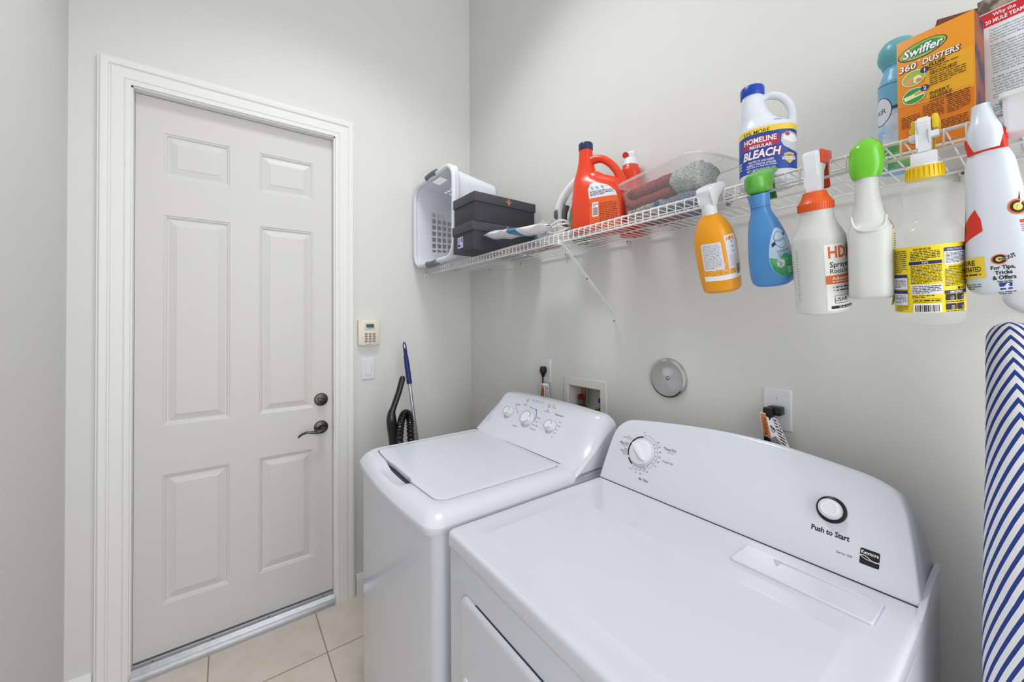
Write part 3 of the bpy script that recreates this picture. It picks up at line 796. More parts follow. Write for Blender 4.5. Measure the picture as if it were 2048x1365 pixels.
    for i in range(6):
        an = math.radians(42-13.5*i); a.ell(.0498*math.cos(an), .0498*math.sin(an), .0014, .0014, INK); a.text(('60', '50', '40', '30', '20', '10')[i], .0625*math.cos(an), .0625*math.sin(an), .0048, INK)
    for an, tx in ((-92, '10'), (-78, '20')):
        an = math.radians(an); a.ell(.0498*math.cos(an), .0498*math.sin(an), .0014, .0014, INK); a.text(tx, .0625*math.cos(an), .0625*math.sin(an), .0048, INK)
    for an in (95, 248, -55): a.text('OFF', .061*math.cos(math.radians(an)), .061*math.sin(math.radians(an)), .0032, INK)
    a.text('Timed Dry', .089, .031, .0080, INK, w=.040, weight=.008); a.text('HIGH HEAT', .093, .022, .0028, INK)
    a.text('Auto Dry', -.068, .013, .0078, INK, w=.033, weight=.008); a.text('LOW HEAT', -.069, .005, .0028, INK)
    a.text('Less', -.057, -.004, .0048, INK); a.text('Normal', -.063, -.011, .0055, INK, weight=.004); a.text('More', -.058, -.0185, .0048, INK)
    a.text('IF DRY,', -.056, .036, .003, INK); a.text('REMOVE CLOTHES', -.060, .031, .003, INK)
    a.text('- Touch Up', .0885, -.006, .0058, INK); a.text('Air Only', .028, -.075, .0082, INK, w=.033, weight=.008)
    mpd = lambda u, v, h: on(1.463+u, 1.051+v*c)+n*h
    t.part('dial_printing', a.bm(mpd), a.mats, world=True)
    a = Art(); T('Push to Start', 1.936, 1.013, .0102, .064, wt=.03); t.part('start_button_printing', a.bm(mpd), a.mats, world=True)
    a = Art(); T('Series 100', 1.962, .985, .0042); t.part('series_printing', a.bm(mpd), a.mats, world=True)
    a = Art()
    lx, lz = 2.000-1.463, (.9935-1.051)*s; a.rr(lx-.0145, lz-.0145, lx+.0145, lz+.0145, .0025, INK); a.up()
    a.text('Kenmore', lx, lz+.008, .0065, PAPER, w=.0255, weight=.012)
    a.line([(lx-.0145+.029*k/20, lz-.0015+.0035*math.sin(k/20*2*PI*.85+.6)) for k in range(21)], .0011, PAPER)
    a.line([(lx-.0145+.029*k/20, lz+.0005-.0075*k/20-.002*math.sin(k/20*2*PI*.8)) for k in range(21)], .0009, PAPER)
    t.part('brand_badge', a.bm(mpd), a.mats, world=True)
dryer()

# ============================================================ WIRE SHELF
ZD = 1.779   # height of the top of the deck wires
YR_ = -.31
def shelf():
    t = Thing('wire_shelf', 'long white vinyl-coated wire shelf across the right wall above the machines', 'shelf', (1.2, -.155, ZD))
    X1 = 2.62; x = 2.138-.0254*84; xs = []
    while x < X1:
        if x > .012: xs.append(x)
        x += .0254
    b = BM()
    for x in xs: b.tube([(x, -.012, ZD-.0015), (x, -.305, ZD-.0015), (x, -.3105, ZD-.004), (x, -.313, ZD-.010), (x, -.313, ZD-.036)], .0016, 6)
    t.part('deck_wires', b, WIREM, world=True)
    for nm, y, z, r in (('front_rail', -.3085, ZD-.0055, .0032), ('lower_front_rail', -.3105, ZD-.036, .0030), ('support_rod', -.235, ZD-.0055, .0024), ('support_rod', -.13, ZD-.0055, .0024), ('back_rail', -.012, ZD-.0055, .003)):
        b = BM(); b.tube([(.006, y, z), (X1, y, z)], r, 10); t.part(nm, b, WIREM, world=True)
    for x in (.25, .56, .90, 1.245, 1.60, 1.85, 2.109, 2.4):
        b = BM(); b.box(x-.006, x+.006, -.010, 0, ZD-.028, ZD-.001, .003); b.tube([(x, -.016, ZD-.012), (x, -.004, ZD-.012)], .007, 12)
        c = t.part('wall_clip', b, M('clear_clip_plastic', '#dfe0dc', .25, alpha=.85), world=True)
        b = BM(); b.lathe([(.0001, .0), (.0035, .0), (.003, .0015), (.0001, .002)], 12, (x, -.0165, ZD-.012), 'y'); t.part('clip_screw', b, SCREW, c, world=True)
    # angled support bracket
    A = Vector((1.176, -.3, ZD-.036)); B = Vector((1.168, -.008, 1.487)); d = (B-A).normalized(); s = Vector((1, 0, 0)); n = d.cross(s)
    b = BM(); R = []
    for k, w in ((0, .0045), (.05, .0065), (1, .0065)):
        p = A+(B-A)*k; R.append([p+s*w+n*.0015, p-s*w+n*.0015, p-s*w-n*.0015, p-s*w*.2-n*.004, p+s*w*.2-n*.004, p+s*w-n*.0015])
    b.rings(R); b.box(1.176-.004, 1.176+.004, -.318, -.296, ZD-.044, ZD-.028, .002)
    br = t.part('support_bracket', b, WIREM, world=True)
    b = BM(); b.rings([[(1.168+x, y, z) for x, z in rrect(.0085, .024, .008, 5, 0, 1.467)] for y in (0, -.003)]); t.part('bracket_foot', b, WIREM, br, world=True)
    for p in (Vector((1.168, -.0045, 1.458)), A+(B-A)*.47+Vector((0, -.003, -.003))):
        b = BM(); b.sphere(p, .0035); t.part('bracket_screw', b, SCREW, br, world=True)
    b = BM(); b.box(0, .004, -.325, -.295, ZD-.055, ZD-.020, .001); b.box(0, .014, -.318, -.302, ZD-.042, ZD-.030, .002); eb = t.part('end_bracket', b, WIREM, world=True)
    b = BM(); b.lathe([(.0001, 0), (.0035, 0), (.003, .002), (.0001, .0025)], 12, (.004, -.31, ZD-.05), 'x'); t.part('bracket_screw', b, SCREW, eb, world=True)
shelf()

# ============================================================ THINGS ON THE SHELF
def basket():
    BP = M('white_basket_plastic', '#dcdfe8', .35, var=.01)
    t = Thing('laundry_basket', 'white plastic laundry basket with grey grips, on its side at the shelf end', 'laundry basket', (.285, -.25, ZD))
    cx, cz = .272, 2.010; hx, hz = .244, .232; D = .275; y0 = -.385
    NS = 132; 
    def loop(v):
        k = v; hx_, hz_ = hx-.032*k-.006, hz-.034*k-.006; cz_ = cz+(.004 if 0 else 0)*k
        # resample rounded rectangle evenly
        base = rrect(hx_, hz_, .075-.02*k, 10, cx, cz); P = []; L = [0]
        for i in range(len(base)): L.append(L[-1]+math.dist(base[i], base[(i+1) % len(base)]))
        for s in range(NS):
            d = L[-1]*s/NS; i = max(j for j in range(len(base)) if L[j] <= d+1e-9); f = (d-L[i])/((L[i+1]-L[i]) or 1)
            a, c = base[i], base[(i+1) % len(base)]; P.append((a[0]+(c[0]-a[0])*f, a[1]+(c[1]-a[1])*f))
        return P
    vs = [0, .07, .14, .20]+[.20+.74*j/19 for j in range(1, 20)]+[1]
    LP = [loop(v) for v in vs]
    b = BM(); vr = [[b.b.verts.new((p[0], y0+D*v, p[1])) for p in L] for v, L in zip(vs, LP)]
    for j in range(len(vs)-1):
        for i in range(NS):
            k = (i+1) % NS; p = LP[0][i]; u, w = (p[0]-cx)/hx, (p[1]-cz)/hz
            corner = abs(w) > .58 and abs(u) > .60
            side = abs(u) > abs(w)
            hole = (j >= (7 if side else 10) and j % 3 != 0 and j < 22 and i % 3 != 0 and not corner and not (side and u > 0 and w > .2))
            if not side and abs(u) < .2 and 1 <= j <= 3: hole = True
            if hole: continue
            b._f([vr[j][i], vr[j][k], vr[j+1][k], vr[j+1][i]])
    # base with square holes
    N = 26; last = vr[-1]
    hxb, hzb = hx-.038, hz-.040
    body = b
    gx, gz = 22, 20
    G = [[b.b.verts.new((cx+(-1+2*i/gx)*hxb*(1-.10*abs(-1+2*j/gz)**6), y0+D, cz+(-1+2*j/gz)*hzb*(1-.10*abs(-1+2*i/gx)**6))) for j in range(gz+1)] for i in range(gx+1)]
    for i in range(gx):
        for j in range(gz):
            if i % 3 == 1 and j % 3 == 1 and 2 < i < gx-3 and 2 < j < gz-3: continue
            b._f([G[i][j], G[i+1][j], G[i+1][j+1], G[i][j+1]])
    o = t.part('basket_body', b, BP, world=True, ang=50)
    md = o.modifiers.new('thickness', 'SOLIDIFY'); md.thickness = .0028
    # rolled rim
    rim = [Vector((p[0]+(.006 if 0 else 0), y0-.002, p[1])) for p in loop(-.12)]
    prof = []
    b = BM(); b.tube(rim, .0125, 12, closed=True); b.rings([[ (cx+(p.x-cx)*s, y, cz+(p.z-cz)*s2) for p in rim] for s, s2, y in ((1.035, 1.038, y0+.002), (1.040, 1.043, y0+.022), (1.030, 1.033, y0+.024), (1.02, 1.02, y0+.004))], False, False)
    t.part('rim', b, BP, world=True, ang=60)
    GR = M('grey_rubber_grip', '#696c74', .55)
    for sg in (1, -1):
        zz = cz+sg*(hz+.004)
        b = BM(); pts = [Vector((cx-.058+.116*k/12, y0-.007, zz+sg*.003*math.sin(PI*k/12))) for k in range(13)]; b.tube(pts, .0165, 14)
        t.part('grip', b, GR, world=True)
basket()

def shoebox(loc, rot, label):
    CB = M('charcoal_cardboard', '#3a3840', .62, var=.04, scale=6); 
    t = Thing('shoe_box', label, 'shoe box', loc, (0, 0, rot), 'black shoe boxes')
    b = BM(); b.box(-.092, .092, -.172, .172, 0, .120, .0015); t.part('box', b, CB)
    b = BM(); b.box(-.0965, .0965, -.1765, .1765, .086, .1275, .0015); ld = t.part('lid', b, M('charcoal_lid', '#45434b', .6, var=.04, scale=6))
    a = Art(); O = M('copper_foil', '#d9a066', .4, .3)
    cx, cz = .012, .108
    a.poly([(cx-.006, cz+.014), (cx+.006, cz+.014), (cx+.003, cz+.004), (cx+.003, cz-.003), (cx+.006, cz-.013), (cx-.006, cz-.013), (cx-.003, cz-.003), (cx-.003, cz+.004)], O)
    a.rect(cx-.014, cz-.001, cx-.004, cz+.0035, O); a.rect(cx+.004, cz-.001, cx+.014, cz+.0035, O)
    a.up(); a.ell(cx, cz+.008, .0024, .0024, INK); a.ell(cx, cz-.008, .002, .002, INK)
    t.part('emblem', a.bm(lambda u, v, h: Vector((.0965+h, u, v))), a.mats, ld)
    return t
def shoeboxes():
    shoebox((.633, -.233, ZD), 0, 'lower black shoe box with white barcode sticker, on the shelf')
    t = shoebox((.637, -.230, ZD+.1278), math.radians(1.2), 'upper black shoe box, stacked on the other beside the laundry basket')
    lo = [o for o in bpy.data.objects if o.name == 'shoe_box'][0]
    a = Art(); a.rect(-.040, .022, .012, .072, M('lilac_sticker', '#c9c3ec', .5)); a.up()
    a.greek(-.036, .045, -.012, .068, 4, INK, 4); a.barcode(-.006, .046, .008, .068, INK); a.rect(-.036, .028, -.016, .040, INK); a.rect(-.014, .03, .008, .032, INK)
    o = obj('sticker', a.bm(lambda u, v, h: Vector((u-.010, -.172-h, v))), a.mats, lo)
shoeboxes()

def packet():
    t = Thing('plastic_refill_bag', 'white plastic pouch with blue trim, sagging over the shelf in front of the shoe boxes', 'plastic pouch', (.90, -.28, ZD))
    PL = M('white_glossy_film', '#e6e2e6', .28, var=.02); BL = M('blue_film', '#2f7fae', .3, var=.1)
    ax = Vector((.385, .02, 0)); cx0 = Vector((.735, -.335, 0))
    def f(s, th):  # s along, th around
        w = math.sin(PI*min(1, max(0, s)))**.45; hh = .016*w*(1+.15*math.sin(9*s)); ww = .062*(.35+.65*w)
        z = ZD+.060-.036*s+(.012*sstep(.8, 1, s)); c = cx0+ax*s
        return Vector((c.x, c.y+ww*math.cos(th), z+hh*math.sin(th)+.0025*math.sin(23*s+3*th)))
    b = BM(); n = 36
    b.rings([[f(i/n, 2*PI*k/20) for k in range(20)] for i in range(n+1)])
    for fc in b.b.faces:
        s = (fc.calc_center_median()-cx0).dot(ax)/ax.dot(ax)
        if s < .10 or .55 < s < .70: fc.material_index = 1
    t.part('pouch', b, [PL, BL], world=True, ang=60)
    a = Art(); LB = M('blue_film', '#2f7fae', .3)
    for i, s in enumerate((.18, .27, .38, .47)): a.greek(s, -.9, s+.06, -.2, 3, M('blue_line_print', '#5d86a8', .5), i+3, fill=.25)
    t.part('pouch_printing', a.bm(lambda u, v, h: f(u, PI+PI/2*(v+.05)*.8-.1)+Vector((.002*0, -h*3-.0004, 0)), .03, .2), a.mats, world=True)
    # printed booklet underneath
    t = Thing('folded_booklet', 'colourful orange and blue booklet lying flat on the shelf under the white pouch', 'booklet', (.87, -.2, ZD))
    b = BM(); b.box(-.115, .115, -.085, .085, 0, .004); t.part('pages', b, M('booklet_print', '#d98a6a', .5, hex2='#33597e', scale=16))
    b = BM(); b.box(-.11, .09, -.09, .05, .004, .0055); t.part('cover', b, M('booklet_cover_print', '#e6e2df', .5, hex2='#4c7ea6', scale=14))
packet()

def cup():
    CL = M('clear_blue_tint_plastic', '#cfe3f5', .08, alpha=.28, spec=.8)
    t = Thing('measuring_cup', 'clear bluish plastic measuring cup with jagged rim, on the shelf by the shoe boxes', 'cup', (.972, -.20, ZD))
    b = BM(); R = []
    for r, z in ((.030, 0), (.031, .002), (.0345, .04), (.037, .083), (.038, .093)):
        R.append([(r*math.cos(2*PI*k/36), r*math.sin(2*PI*k/36), z+(.005*math.sin(k*1.3) if z > .09 else 0)) for k in range(36)])
    R += [[(r*math.cos(2*PI*k/36), r*math.sin(2*PI*k/36), z+(.005*math.sin(k*1.3) if z > .09 else 0)) for k in range(36)] for r, z in ((.0365, .092), (.033, .04), (.0295, .003))]
    b.rings(R); t.part('cup_wall', b, CL)
    b = BM(); b.lathe([(.0372, .080), (.0382, .080), (.0382, .084), (.0372, .084)], 36, caps=False); t.part('rim_band', b, CL)
    # white cable
    t = Thing('power_cable', 'loops of white appliance cable coiled on the shelf before the iron', 'cable', (1.085, -.245, ZD))
    WC = M('white_cable', '#d8d4d2', .45)
    for k, (r, dx, z) in enumerate(((.075, 0, .006), (.068, .012, .016), (.080, -.006, .026), (.06, .02, .035))):
        b = BM(); b.tube([Vector((dx*.7+r*.98*math.cos(a*PI/16), r*.60*math.sin(a*PI/16), z+.010*math.sin(a*PI/8+k)+.008*k*.5)) for a in range(32)], .0036, 8, closed=True)
        t.part('cable_loop', b, WC)
cup()

def iron():
    t = Thing('clothes_iron', 'white and green steam iron standing on its heel, behind the orange-red jug', 'iron', (1.062, -.098, ZD), (0, 0, math.radians(35)))
    W_ = M('white_iron_plastic', '#e4e6e8', .3); G = M('green_iron_plastic', '#5c9a68', .25, var=.05); D = M('dark_grey_iron_trim', '#5b5d66', .4)
    # local: z up = length of the sole, x toward +: sole side at +x, handle toward -x
    b = BM(); P = [(.045, 0.002), (-.012, 0.002), (-.034, .03), (-.036, .08), (-.024, .13), (-.002, .19), (.032, .268), (.048, .285), (.050, .268)]
    b.prism(P, -.048, .048, 'y'); bmesh.ops.bevel(b.b, geom=b.b.edges[:], offset=.008, segments=3, affect='EDGES', clamp_overlap=True); t.part('body', b, G, ang=50)
    b = BM(); R = []
    for z, w in ((0, .055), (.08, .055), (.16, .044), (.22, .028), (.265, .010), (.282, .002)): R.append([(.052, -w, z), (.052, w, z), (.058, w, z), (.058, -w, z)])
    b.rings(R); t.part('soleplate', b, STEEL)
    b = BM(); pts = smooth_path([(.0, 0, .022), (-.045, 0, .024), (-.074, 0, .07), (-.080, 0, .13), (-.070, 0, .180), (-.036, 0, .235), (.010, 0, .280)], 5)
    b.tube(pts, [.015+.004*math.sin(PI*i/(len(pts)-1)) for i in range(len(pts))], 16); hd = t.part('handle', b, W_)
    b = BM(); pts = smooth_path([(-.010, 0, .025), (-.050, 0, .06), (-.060, 0, .12), (-.048, 0, .165)], 5); b.tube(pts, .0145, 12); t.part('handle_grip', b, D, hd)
    b = BM(); b.rings([[(-.094+dx, y, z) for y, z in rrect(.011*s, .020*s, .009*s, 5, -.014, .128)] for dx, s in ((.0, .7), (-.004, .65), (.003, 1), (.012, 1))][::-1]); t.part('spray_button', b, D, hd)
    b = BM(); b.prism([(-.024, .185), (-.010, .182), (.03, .265), (.020, .272)], -.030, .030, 'y'); t.part('front_cover', b, W_, bevel=.004)
iron()

def text_lines(a, x0, x1, ytop, pitch, lines, h, m, al='L', **k):
    for i, s in enumerate(lines): a.text(s, {'L': x0, 'C': (x0+x1)/2, 'R': x1}[al], ytop-pitch*i, h, m, al=al, **k)

def jug():
    OR = M('orange_red_plastic', '#e2401c', .3, var=.03, coat=.1)
    rz = math.radians(20)
    t = Thing('detergent_jug', 'big orange-red detergent jug with dark blue cap and handle, on the shelf', 'detergent jug', (1.262, -.190, ZD), (0, 0, rz))
    # local: x along the wide side, spout at -x, handle at +x
    st = [(.0, .092, .050, 3.2, .0, 0), (.006, .098, .056, 3.2, .0, 0), (.05, .103, .060, 3, .0, 0), (.10, .101, .059, 3, -.002, 0), (.145, .088, .055, 2.8, -.012, 0), (.175, .066, .047, 2.6, -.032, 0), (.20, .046, .038, 2.4, -.050, 0), (.235, .034, .031, 2.2, -.052, 0), (.27, .027, .027, 2, -.053, 0), (.312, .024, .024, 2, -.053, 0)]
    lf = Loft(st, 6, 56); t.part('jug_body', lf.bm(), OR, ang=60)
    b = BM(); b.lathe([(.0001, .307), (.0255, .307), (.0262, .312), (.0262, .330), (.024, .334), (.0001, .334)], 40, (-.053, 0, 0)); t.part('cap', b, M('navy_cap', '#222b55', .35))
    b = BM(); pts = smooth_path([(-.040, 0, .262), (-.018, 0, .268), (.012, 0, .262), (.044, 0, .236), (.068, 0, .200), (.080, 0, .165), (.078, 0, .135)], 5)
    b.tube(pts, [.0135+.004*abs(2*i/(len(pts)-1)-1)**2+.004*sstep(.6, 1, i/(len(pts)-1)) for i in range(len(pts))], 16); t.part('handle', b, OR)
    b = BM(); pts = smooth_path([(-.03, 0, .20), (.0, 0, .178), (.04, 0, .160), (.075, 0, .140)], 5); b.tube(pts, [.03, .032]+[.034]*(len(pts)-4)+[.03, .026], 16); t.part('shoulder', b, OR)
    a = Art(); O2 = M('orange_label', '#e8642c', .4); LBt = M('pale_label', '#dfe2ea', .4); D = M('dark_print', '#34363f', .6)
    # label on the broad front face
    a.poly([(-.040, -.055), (.062, -.055), (.062, .020), (.05, .045), (.02, .062), (-.015, .058), (-.040, .04)], LBt)
    a.up(); a.rect(-.040, -.100, .062, -.004, O2); a.poly([(-.040, -.004), (.062, -.010), (.062, .004), (-.040, .004)], O2)
    a.up()
    for i, c in enumerate(('#3c8a70', '#3f6d9a', '#8c3550')): a.arc(-.018+.022*i, .040, .0045, .006, 0, 360, M('icon_ink_%d' % i, c, .5)); a.rect(-.020+.022*i, .038, -.016+.022*i, .042, M('icon_ink_%d' % i, c, .5))
    a.greek(-.035, .012, .058, .030, 4, D, 6); a.line([(.012, .008), (.012, .030)], .0006, D)
    a.rect(-.030, -.062, -.008, -.012, PAPER); a.up(); a.barcode(-.028, -.058, -.010, -.030, M('navy_ink', '#2b3560', .5)); a.greek(-.028, -.027, -.010, -.015, 3, D, 9)
    a.arc(-.034+.0, -.006-.012, .003, .0045, 0, 300, D); a.greek(-.004, -.09, .058, -.016, 12, M('dark_orange_ink', '#a43812', .5), 12)
    mp = lf.mapper(-PI/2+.12, .08, .105)
    t.part('label', a.bm(mp, .008, .012), a.mats)
    # second container behind
    t = Thing('red_cap_bottle', 'orange-red bottle with red and white nozzle top, half hidden behind the big jug', 'spray bottle', (1.287, -.046, ZD), (0, 0, .3))
    lf = Loft([(0, .036, .032, 2.3, 0, 0), (.01, .040, .036, 2.3, 0, 0), (.22, .040, .036, 2.2, 0, 0), (.25, .033, .033, 2, 0, 0), (.265, .028, .028, 2, 0, 0)]); t.part('bottle_body', lf.bm(), OR)
    b = BM(); b.lathe([(.0001, .263), (.030, .263), (.031, .266), (.028, .273), (.023, .292), (.0001, .294)], 32); t.part('collar', b, WPL)
    b = BM(); b.box(-.012, .020, -.013, .013, .290, .318, .006); t.part('nozzle_head', b, WPL)
    b = BM(); b.tube([(-.010, -.004, .304), (-.014, -.020, .304)], .011, 20); t.part('nozzle_tip', b, M('red_plastic', '#c9281e', .3))
jug()

def towel_mat(n, c, c2=None):
    h = c.lstrip('#'); d = '#'+''.join('%02x' % int(int(h[i:i+2], 16)*.74) for i in (0, 2, 4))
    return M(n, c, .95, bump=1.0, bscale=420, hex2=d, scale=230, spec=.1)
def clear_bin():
    ang = math.radians(-11)
    t = Thing('clear_plastic_bin', 'clear lidded plastic bin of folded towels, between the orange-red jug and the bleach', 'storage bin', (1.530, -.145, ZD), (0, 0, ang))
    CP = M('clear_frosted_plastic', '#edf0f2', .12, alpha=.09, spec=1.0)
    CP2 = M('clear_lid_plastic', '#f2f4f5', .15, alpha=.2, spec=1.0)
    RR = lambda hx, hy, z, r=.04: [(x, y, z) for x, y in rrect(hx, hy, r, 7)]
    b = BM(); b.rings([RR(.138, .086, .0), RR(.142, .090, .004), RR(.156, .102, .125), RR(.161, .106, .128), RR(.161, .106, .131), RR(.154, .100, .131), RR(.140, .088, .006)]); t.part('bin', b, CP, ang=45)
    b = BM(); b.rings([RR(.164, .109, .126), RR(.165, .110, .135), RR(.158, .103, .140), RR(.150, .095, .141), RR(.145, .090, .146), RR(.13, .075, .148), RR(.05, .03, .149, .02)], False, True); t.part('lid', b, CP2, ang=45)
    b = BM(); b.tube([Vector((x, y, .131)) for x, y in rrect(.163, .108, .042, 7)], .0032, 8, closed=True); t.part('rim', b, M('frosted_rim_plastic', '#f2f4f5', .2, alpha=.32))
    b = BM(); b.rings([[(x, y, .1505) for x, y in rrect(.128, .073, .03, 6)], [(x, y, .1515) for x, y in rrect(.124, .069, .028, 6)]], False, False); t.part('lid_ridge', b, M('frosted_rim_plastic', '#f2f4f5', .2, alpha=.32))
    T = Matrix.Translation((1.530, -.145, ZD)) @ Matrix.Rotation(ang, 4, 'Z')
    def cloth(name, label, cat, mats, secs, L, x0, group=None, lumps=.002, paint=None):
        """folded cloth: closed 2D section in (y,z) swept along x with soft noise"""
        o = Thing(name, label, cat, T @ Vector((x0+L/2, 0, .005)), (0, 0, ang), group)
        b = BM(); n = 64; R = []
        for i in range(n+1):
            s = i/n; e = min(1, s/.08, (1-s)/.08); e = math.sqrt(max(.02, 1-(1-e)**2)); ring = []
            cy = sum(p[0] for p in secs)/len(secs); cz = sum(p[1] for p in secs)/len(secs)
            for y, z in secs:
                p = Vector(((s-.5)*L, cy+(y-cy)*(.9+.1*e), cz+(z-cz)*(.72+.28*e)))
                q = noise.noise_vector(p*38+Vector((x0*99, 0, 0)))*lumps+noise.noise_vector(p*240)*.0016; p += Vector((q.x, q.y, q.z))
                ring.append(p)
            R.append(ring)
        b.rings(R)
        if paint:
            for f in b.b.faces: f.material_index = paint(f.calc_center_median())
        o.part('cloth_roll', b, mats, ang=70); return o
    def oval(cy, cz, ry, rz, n=72, dent=0):
        return [(cy+ry*math.copysign(abs(math.cos(2*PI*k/n))**.7, math.cos(2*PI*k/n)), cz+rz*math.copysign(abs(math.sin(2*PI*k/n))**.7, math.sin(2*PI*k/n))-(dent*math.exp(-((2*PI*k/n-PI)/.3)**2) if dent else 0)) for k in range(n)]
    red = towel_mat('brick_red_terry', '#ba4c4f'); mar = towel_mat('maroon_hem', '#96303e'); grey = towel_mat('sage_grey_terry', '#ccd2cb'); den = towel_mat('blue_grey_cloth', '#8798ae'); cream = towel_mat('cream_cloth', '#cfc5bd'); pk = towel_mat('pink_stripe', '#c08a8e'); bl = towel_mat('bright_blue_patch', '#4b86b0')
    Z = -.005
    cloth('folded_towel', 'brick red terry towel folded on top, left end of the clear bin', 'towel', [red, mar], oval(0, .101+Z, .082, .019), .190, -.138, paint=lambda c: 1 if c.x < -.058 else 0)
    cloth('folded_towel', 'second brick red terry towel, directly beneath the topmost red one in the bin', 'towel', [red, mar], oval(0, .064+Z, .084, .016), .185, -.138, paint=lambda c: 1 if c.x < -.066 else 0)
    cloth('rolled_towel', 'fluffy grey rolled terry towel at the right end of the clear bin', 'towel', [grey], oval(-.035, .086+Z, .050, .036), .085, .054, lumps=.009)
    cloth('folded_cloth', 'blue-grey crumpled cloth under the grey rolled towel in the bin', 'cloth', [den], oval(0, .026+Z, .080, .022), .130, .005, lumps=.008)
    cloth('folded_cloth', 'cream cloth with pink stripes and blue patch, lying under the red towels', 'cloth', [cream, pk, bl], oval(0, .038+Z, .082, .012), .155, -.134, lumps=.003, paint=lambda c: 1 if (-.05 < c.x < -.042 or -.038 < c.x < -.030 or .005 < c.x < .011) else (2 if .045 < c.x < .066 else 0))
    cloth('folded_cloth', 'pale cloth with pink edge at the very bottom left of the clear bin', 'cloth', [cream, pk], oval(0, .015+Z, .076, .011), .130, -.128, lumps=.004, paint=lambda c: 1 if c.z < .008 or c.x < -.05 else 0)
clear_bin()

def bleach():
    BW = M('white_bleach_plastic', '#d8dee8', .32, var=.01)
    t = Thing('bleach_bottle', 'white bleach bottle with blue cap, loop handle and blue and yellow label', 'bleach bottle', (1.809, -.205, ZD), (0, 0, math.radians(24)))
    st = [(0, .050, .040, 2.6, 0, 0), (.005, .056, .045, 2.6, 0, 0), (.02, .059, .048, 2.5, 0, 0), (.12, .059, .048, 2.5, 0, 0), (.142, .0585, .047, 2.4, 0, 0), (.154, .050, .042, 2.3, -.006, 0), (.168, .038, .036, 2.2, -.016, 0), (.190, .030, .031, 2, -.024, 0), (.215, .025, .026, 2, -.028, 0), (.240, .023, .023, 2, -.029, 0)]
    lf = Loft(st, 6, 56); t.part('bottle_body', lf.bm(), BW, ang=60)
    b = BM(); pts = smooth_path([(-.020, 0, .222), (.006, 0, .230), (.032, 0, .218), (.049, 0, .190), (.0515, 0, .158), (.046, 0, .136)], 6)
    b.tube(pts, [.0088+.005*sstep(.7, 1, i/(len(pts)-1))+.003*(1-min(1, i/5)) for i in range(len(pts))], 16); t.part('handle', b, BW)
    b = BM(); b.lathe([(.0001, .233), (.0255, .233), (.0262, .237), (.0262, .254), (.024, .258), (.0001, .258)], 48, (-.029, 0, 0)); t.part('cap', b, M('royal_blue_cap', '#123fae', .3))
    a = Art(); BL = M('royal_blue_label', '#1d47a3', .4); YE = M('yellow_label', '#efcf3e', .4); GR = M('pale_grey_label', '#c9ccd2', .5); RD = M('crimson_ink', '#b02a4a', .5)
    a.rect(-.120, -.046, .085, .046, BL); a.rect(-.120, .040, .085, .0600, YE); a.up()
    a.text('33% MORE', -.016, .0500, .0098, M('brown_ink', '#4a2b1c', .5), w=.056, weight=.004)
    a.poly([(-.048, .012), (.030, .012), (.032, .037), (-.044, .037)], RD); a.up()
    a.text('HOMELINE', -.008, .0305, .0125, PAPER, w=.068, weight=.02); a.text('REGULAR', -.006, .0155, .0080, PAPER, w=.046, weight=.018)
    a.text('BLEACH', -.006, -.0035, .0185, RD, w=.078, weight=.045, slant=.18); a.up(); a.text('BLEACH', -.007, -.0028, .0185, PAPER, w=.076, weight=.03, slant=.18)
    a.text('PROTECTS AND KEEPS', -.006, -.0205, .0052, PAPER, w=.052, weight=.01); a.text('FABRICS WHITER LONGER', -.006, -.0275, .0052, PAPER, w=.060, weight=.01)
    a.greek(-.038, -.0345, .026, -.0315, 1, PAPER, 2, last=1); a.text('NET 1.34 QT (43 FL OZ) 1.27 L', -.006, -.0405, .0058, PAPER, w=.060, weight=.008)
    a.poly([(.036, .034), (.052, .040), (.076, .034), (.082, .002), (.078, -.008), (.058, -.004), (.040, .006), (.034, .018)], GR); a.up()
    a.poly([(.038, .022), (.056, .014), (.080, .020), (.080, .026), (.058, .034), (.040, .032)], M('white_towel_print', '#eceef0', .5))
    a.ell(.048, .034, .006, .0055, M('pink_seal_print', '#d98a86', .5)); a.ell(.048, .034, .0045, .004, RD)
    a.poly([(.040, -.012), (.046, -.010), (.052, -.009), (.058, -.010), (.064, -.012), (.063, -.026), (.052, -.036), (.041, -.026)], M('gold_shield', '#d8bd76', .5)); a.up(); a.rect(.036, -.026, .068, -.019, PAPER); a.up(); a.text('FABRIC', .052, -.0165, .0040, INK); a.text('PROTECTION', .052, -.0225, .0036, INK)
    a.greek(-.088, -.040, -.050, -.012, 4, PAPER, 5, fill=.35)
    mp = lf.mapper(-PI/2-.10, .06, .078); t.part('label', a.bm(mp, .006, .02), a.mats)
    a = Art(); a.text('L43248', 0, 0, .0045, INK); mp = lf.mapper(-PI/2+.42, .140, .152); t.part('date_stamp', a.bm(mp, .006), a.mats)
bleach()

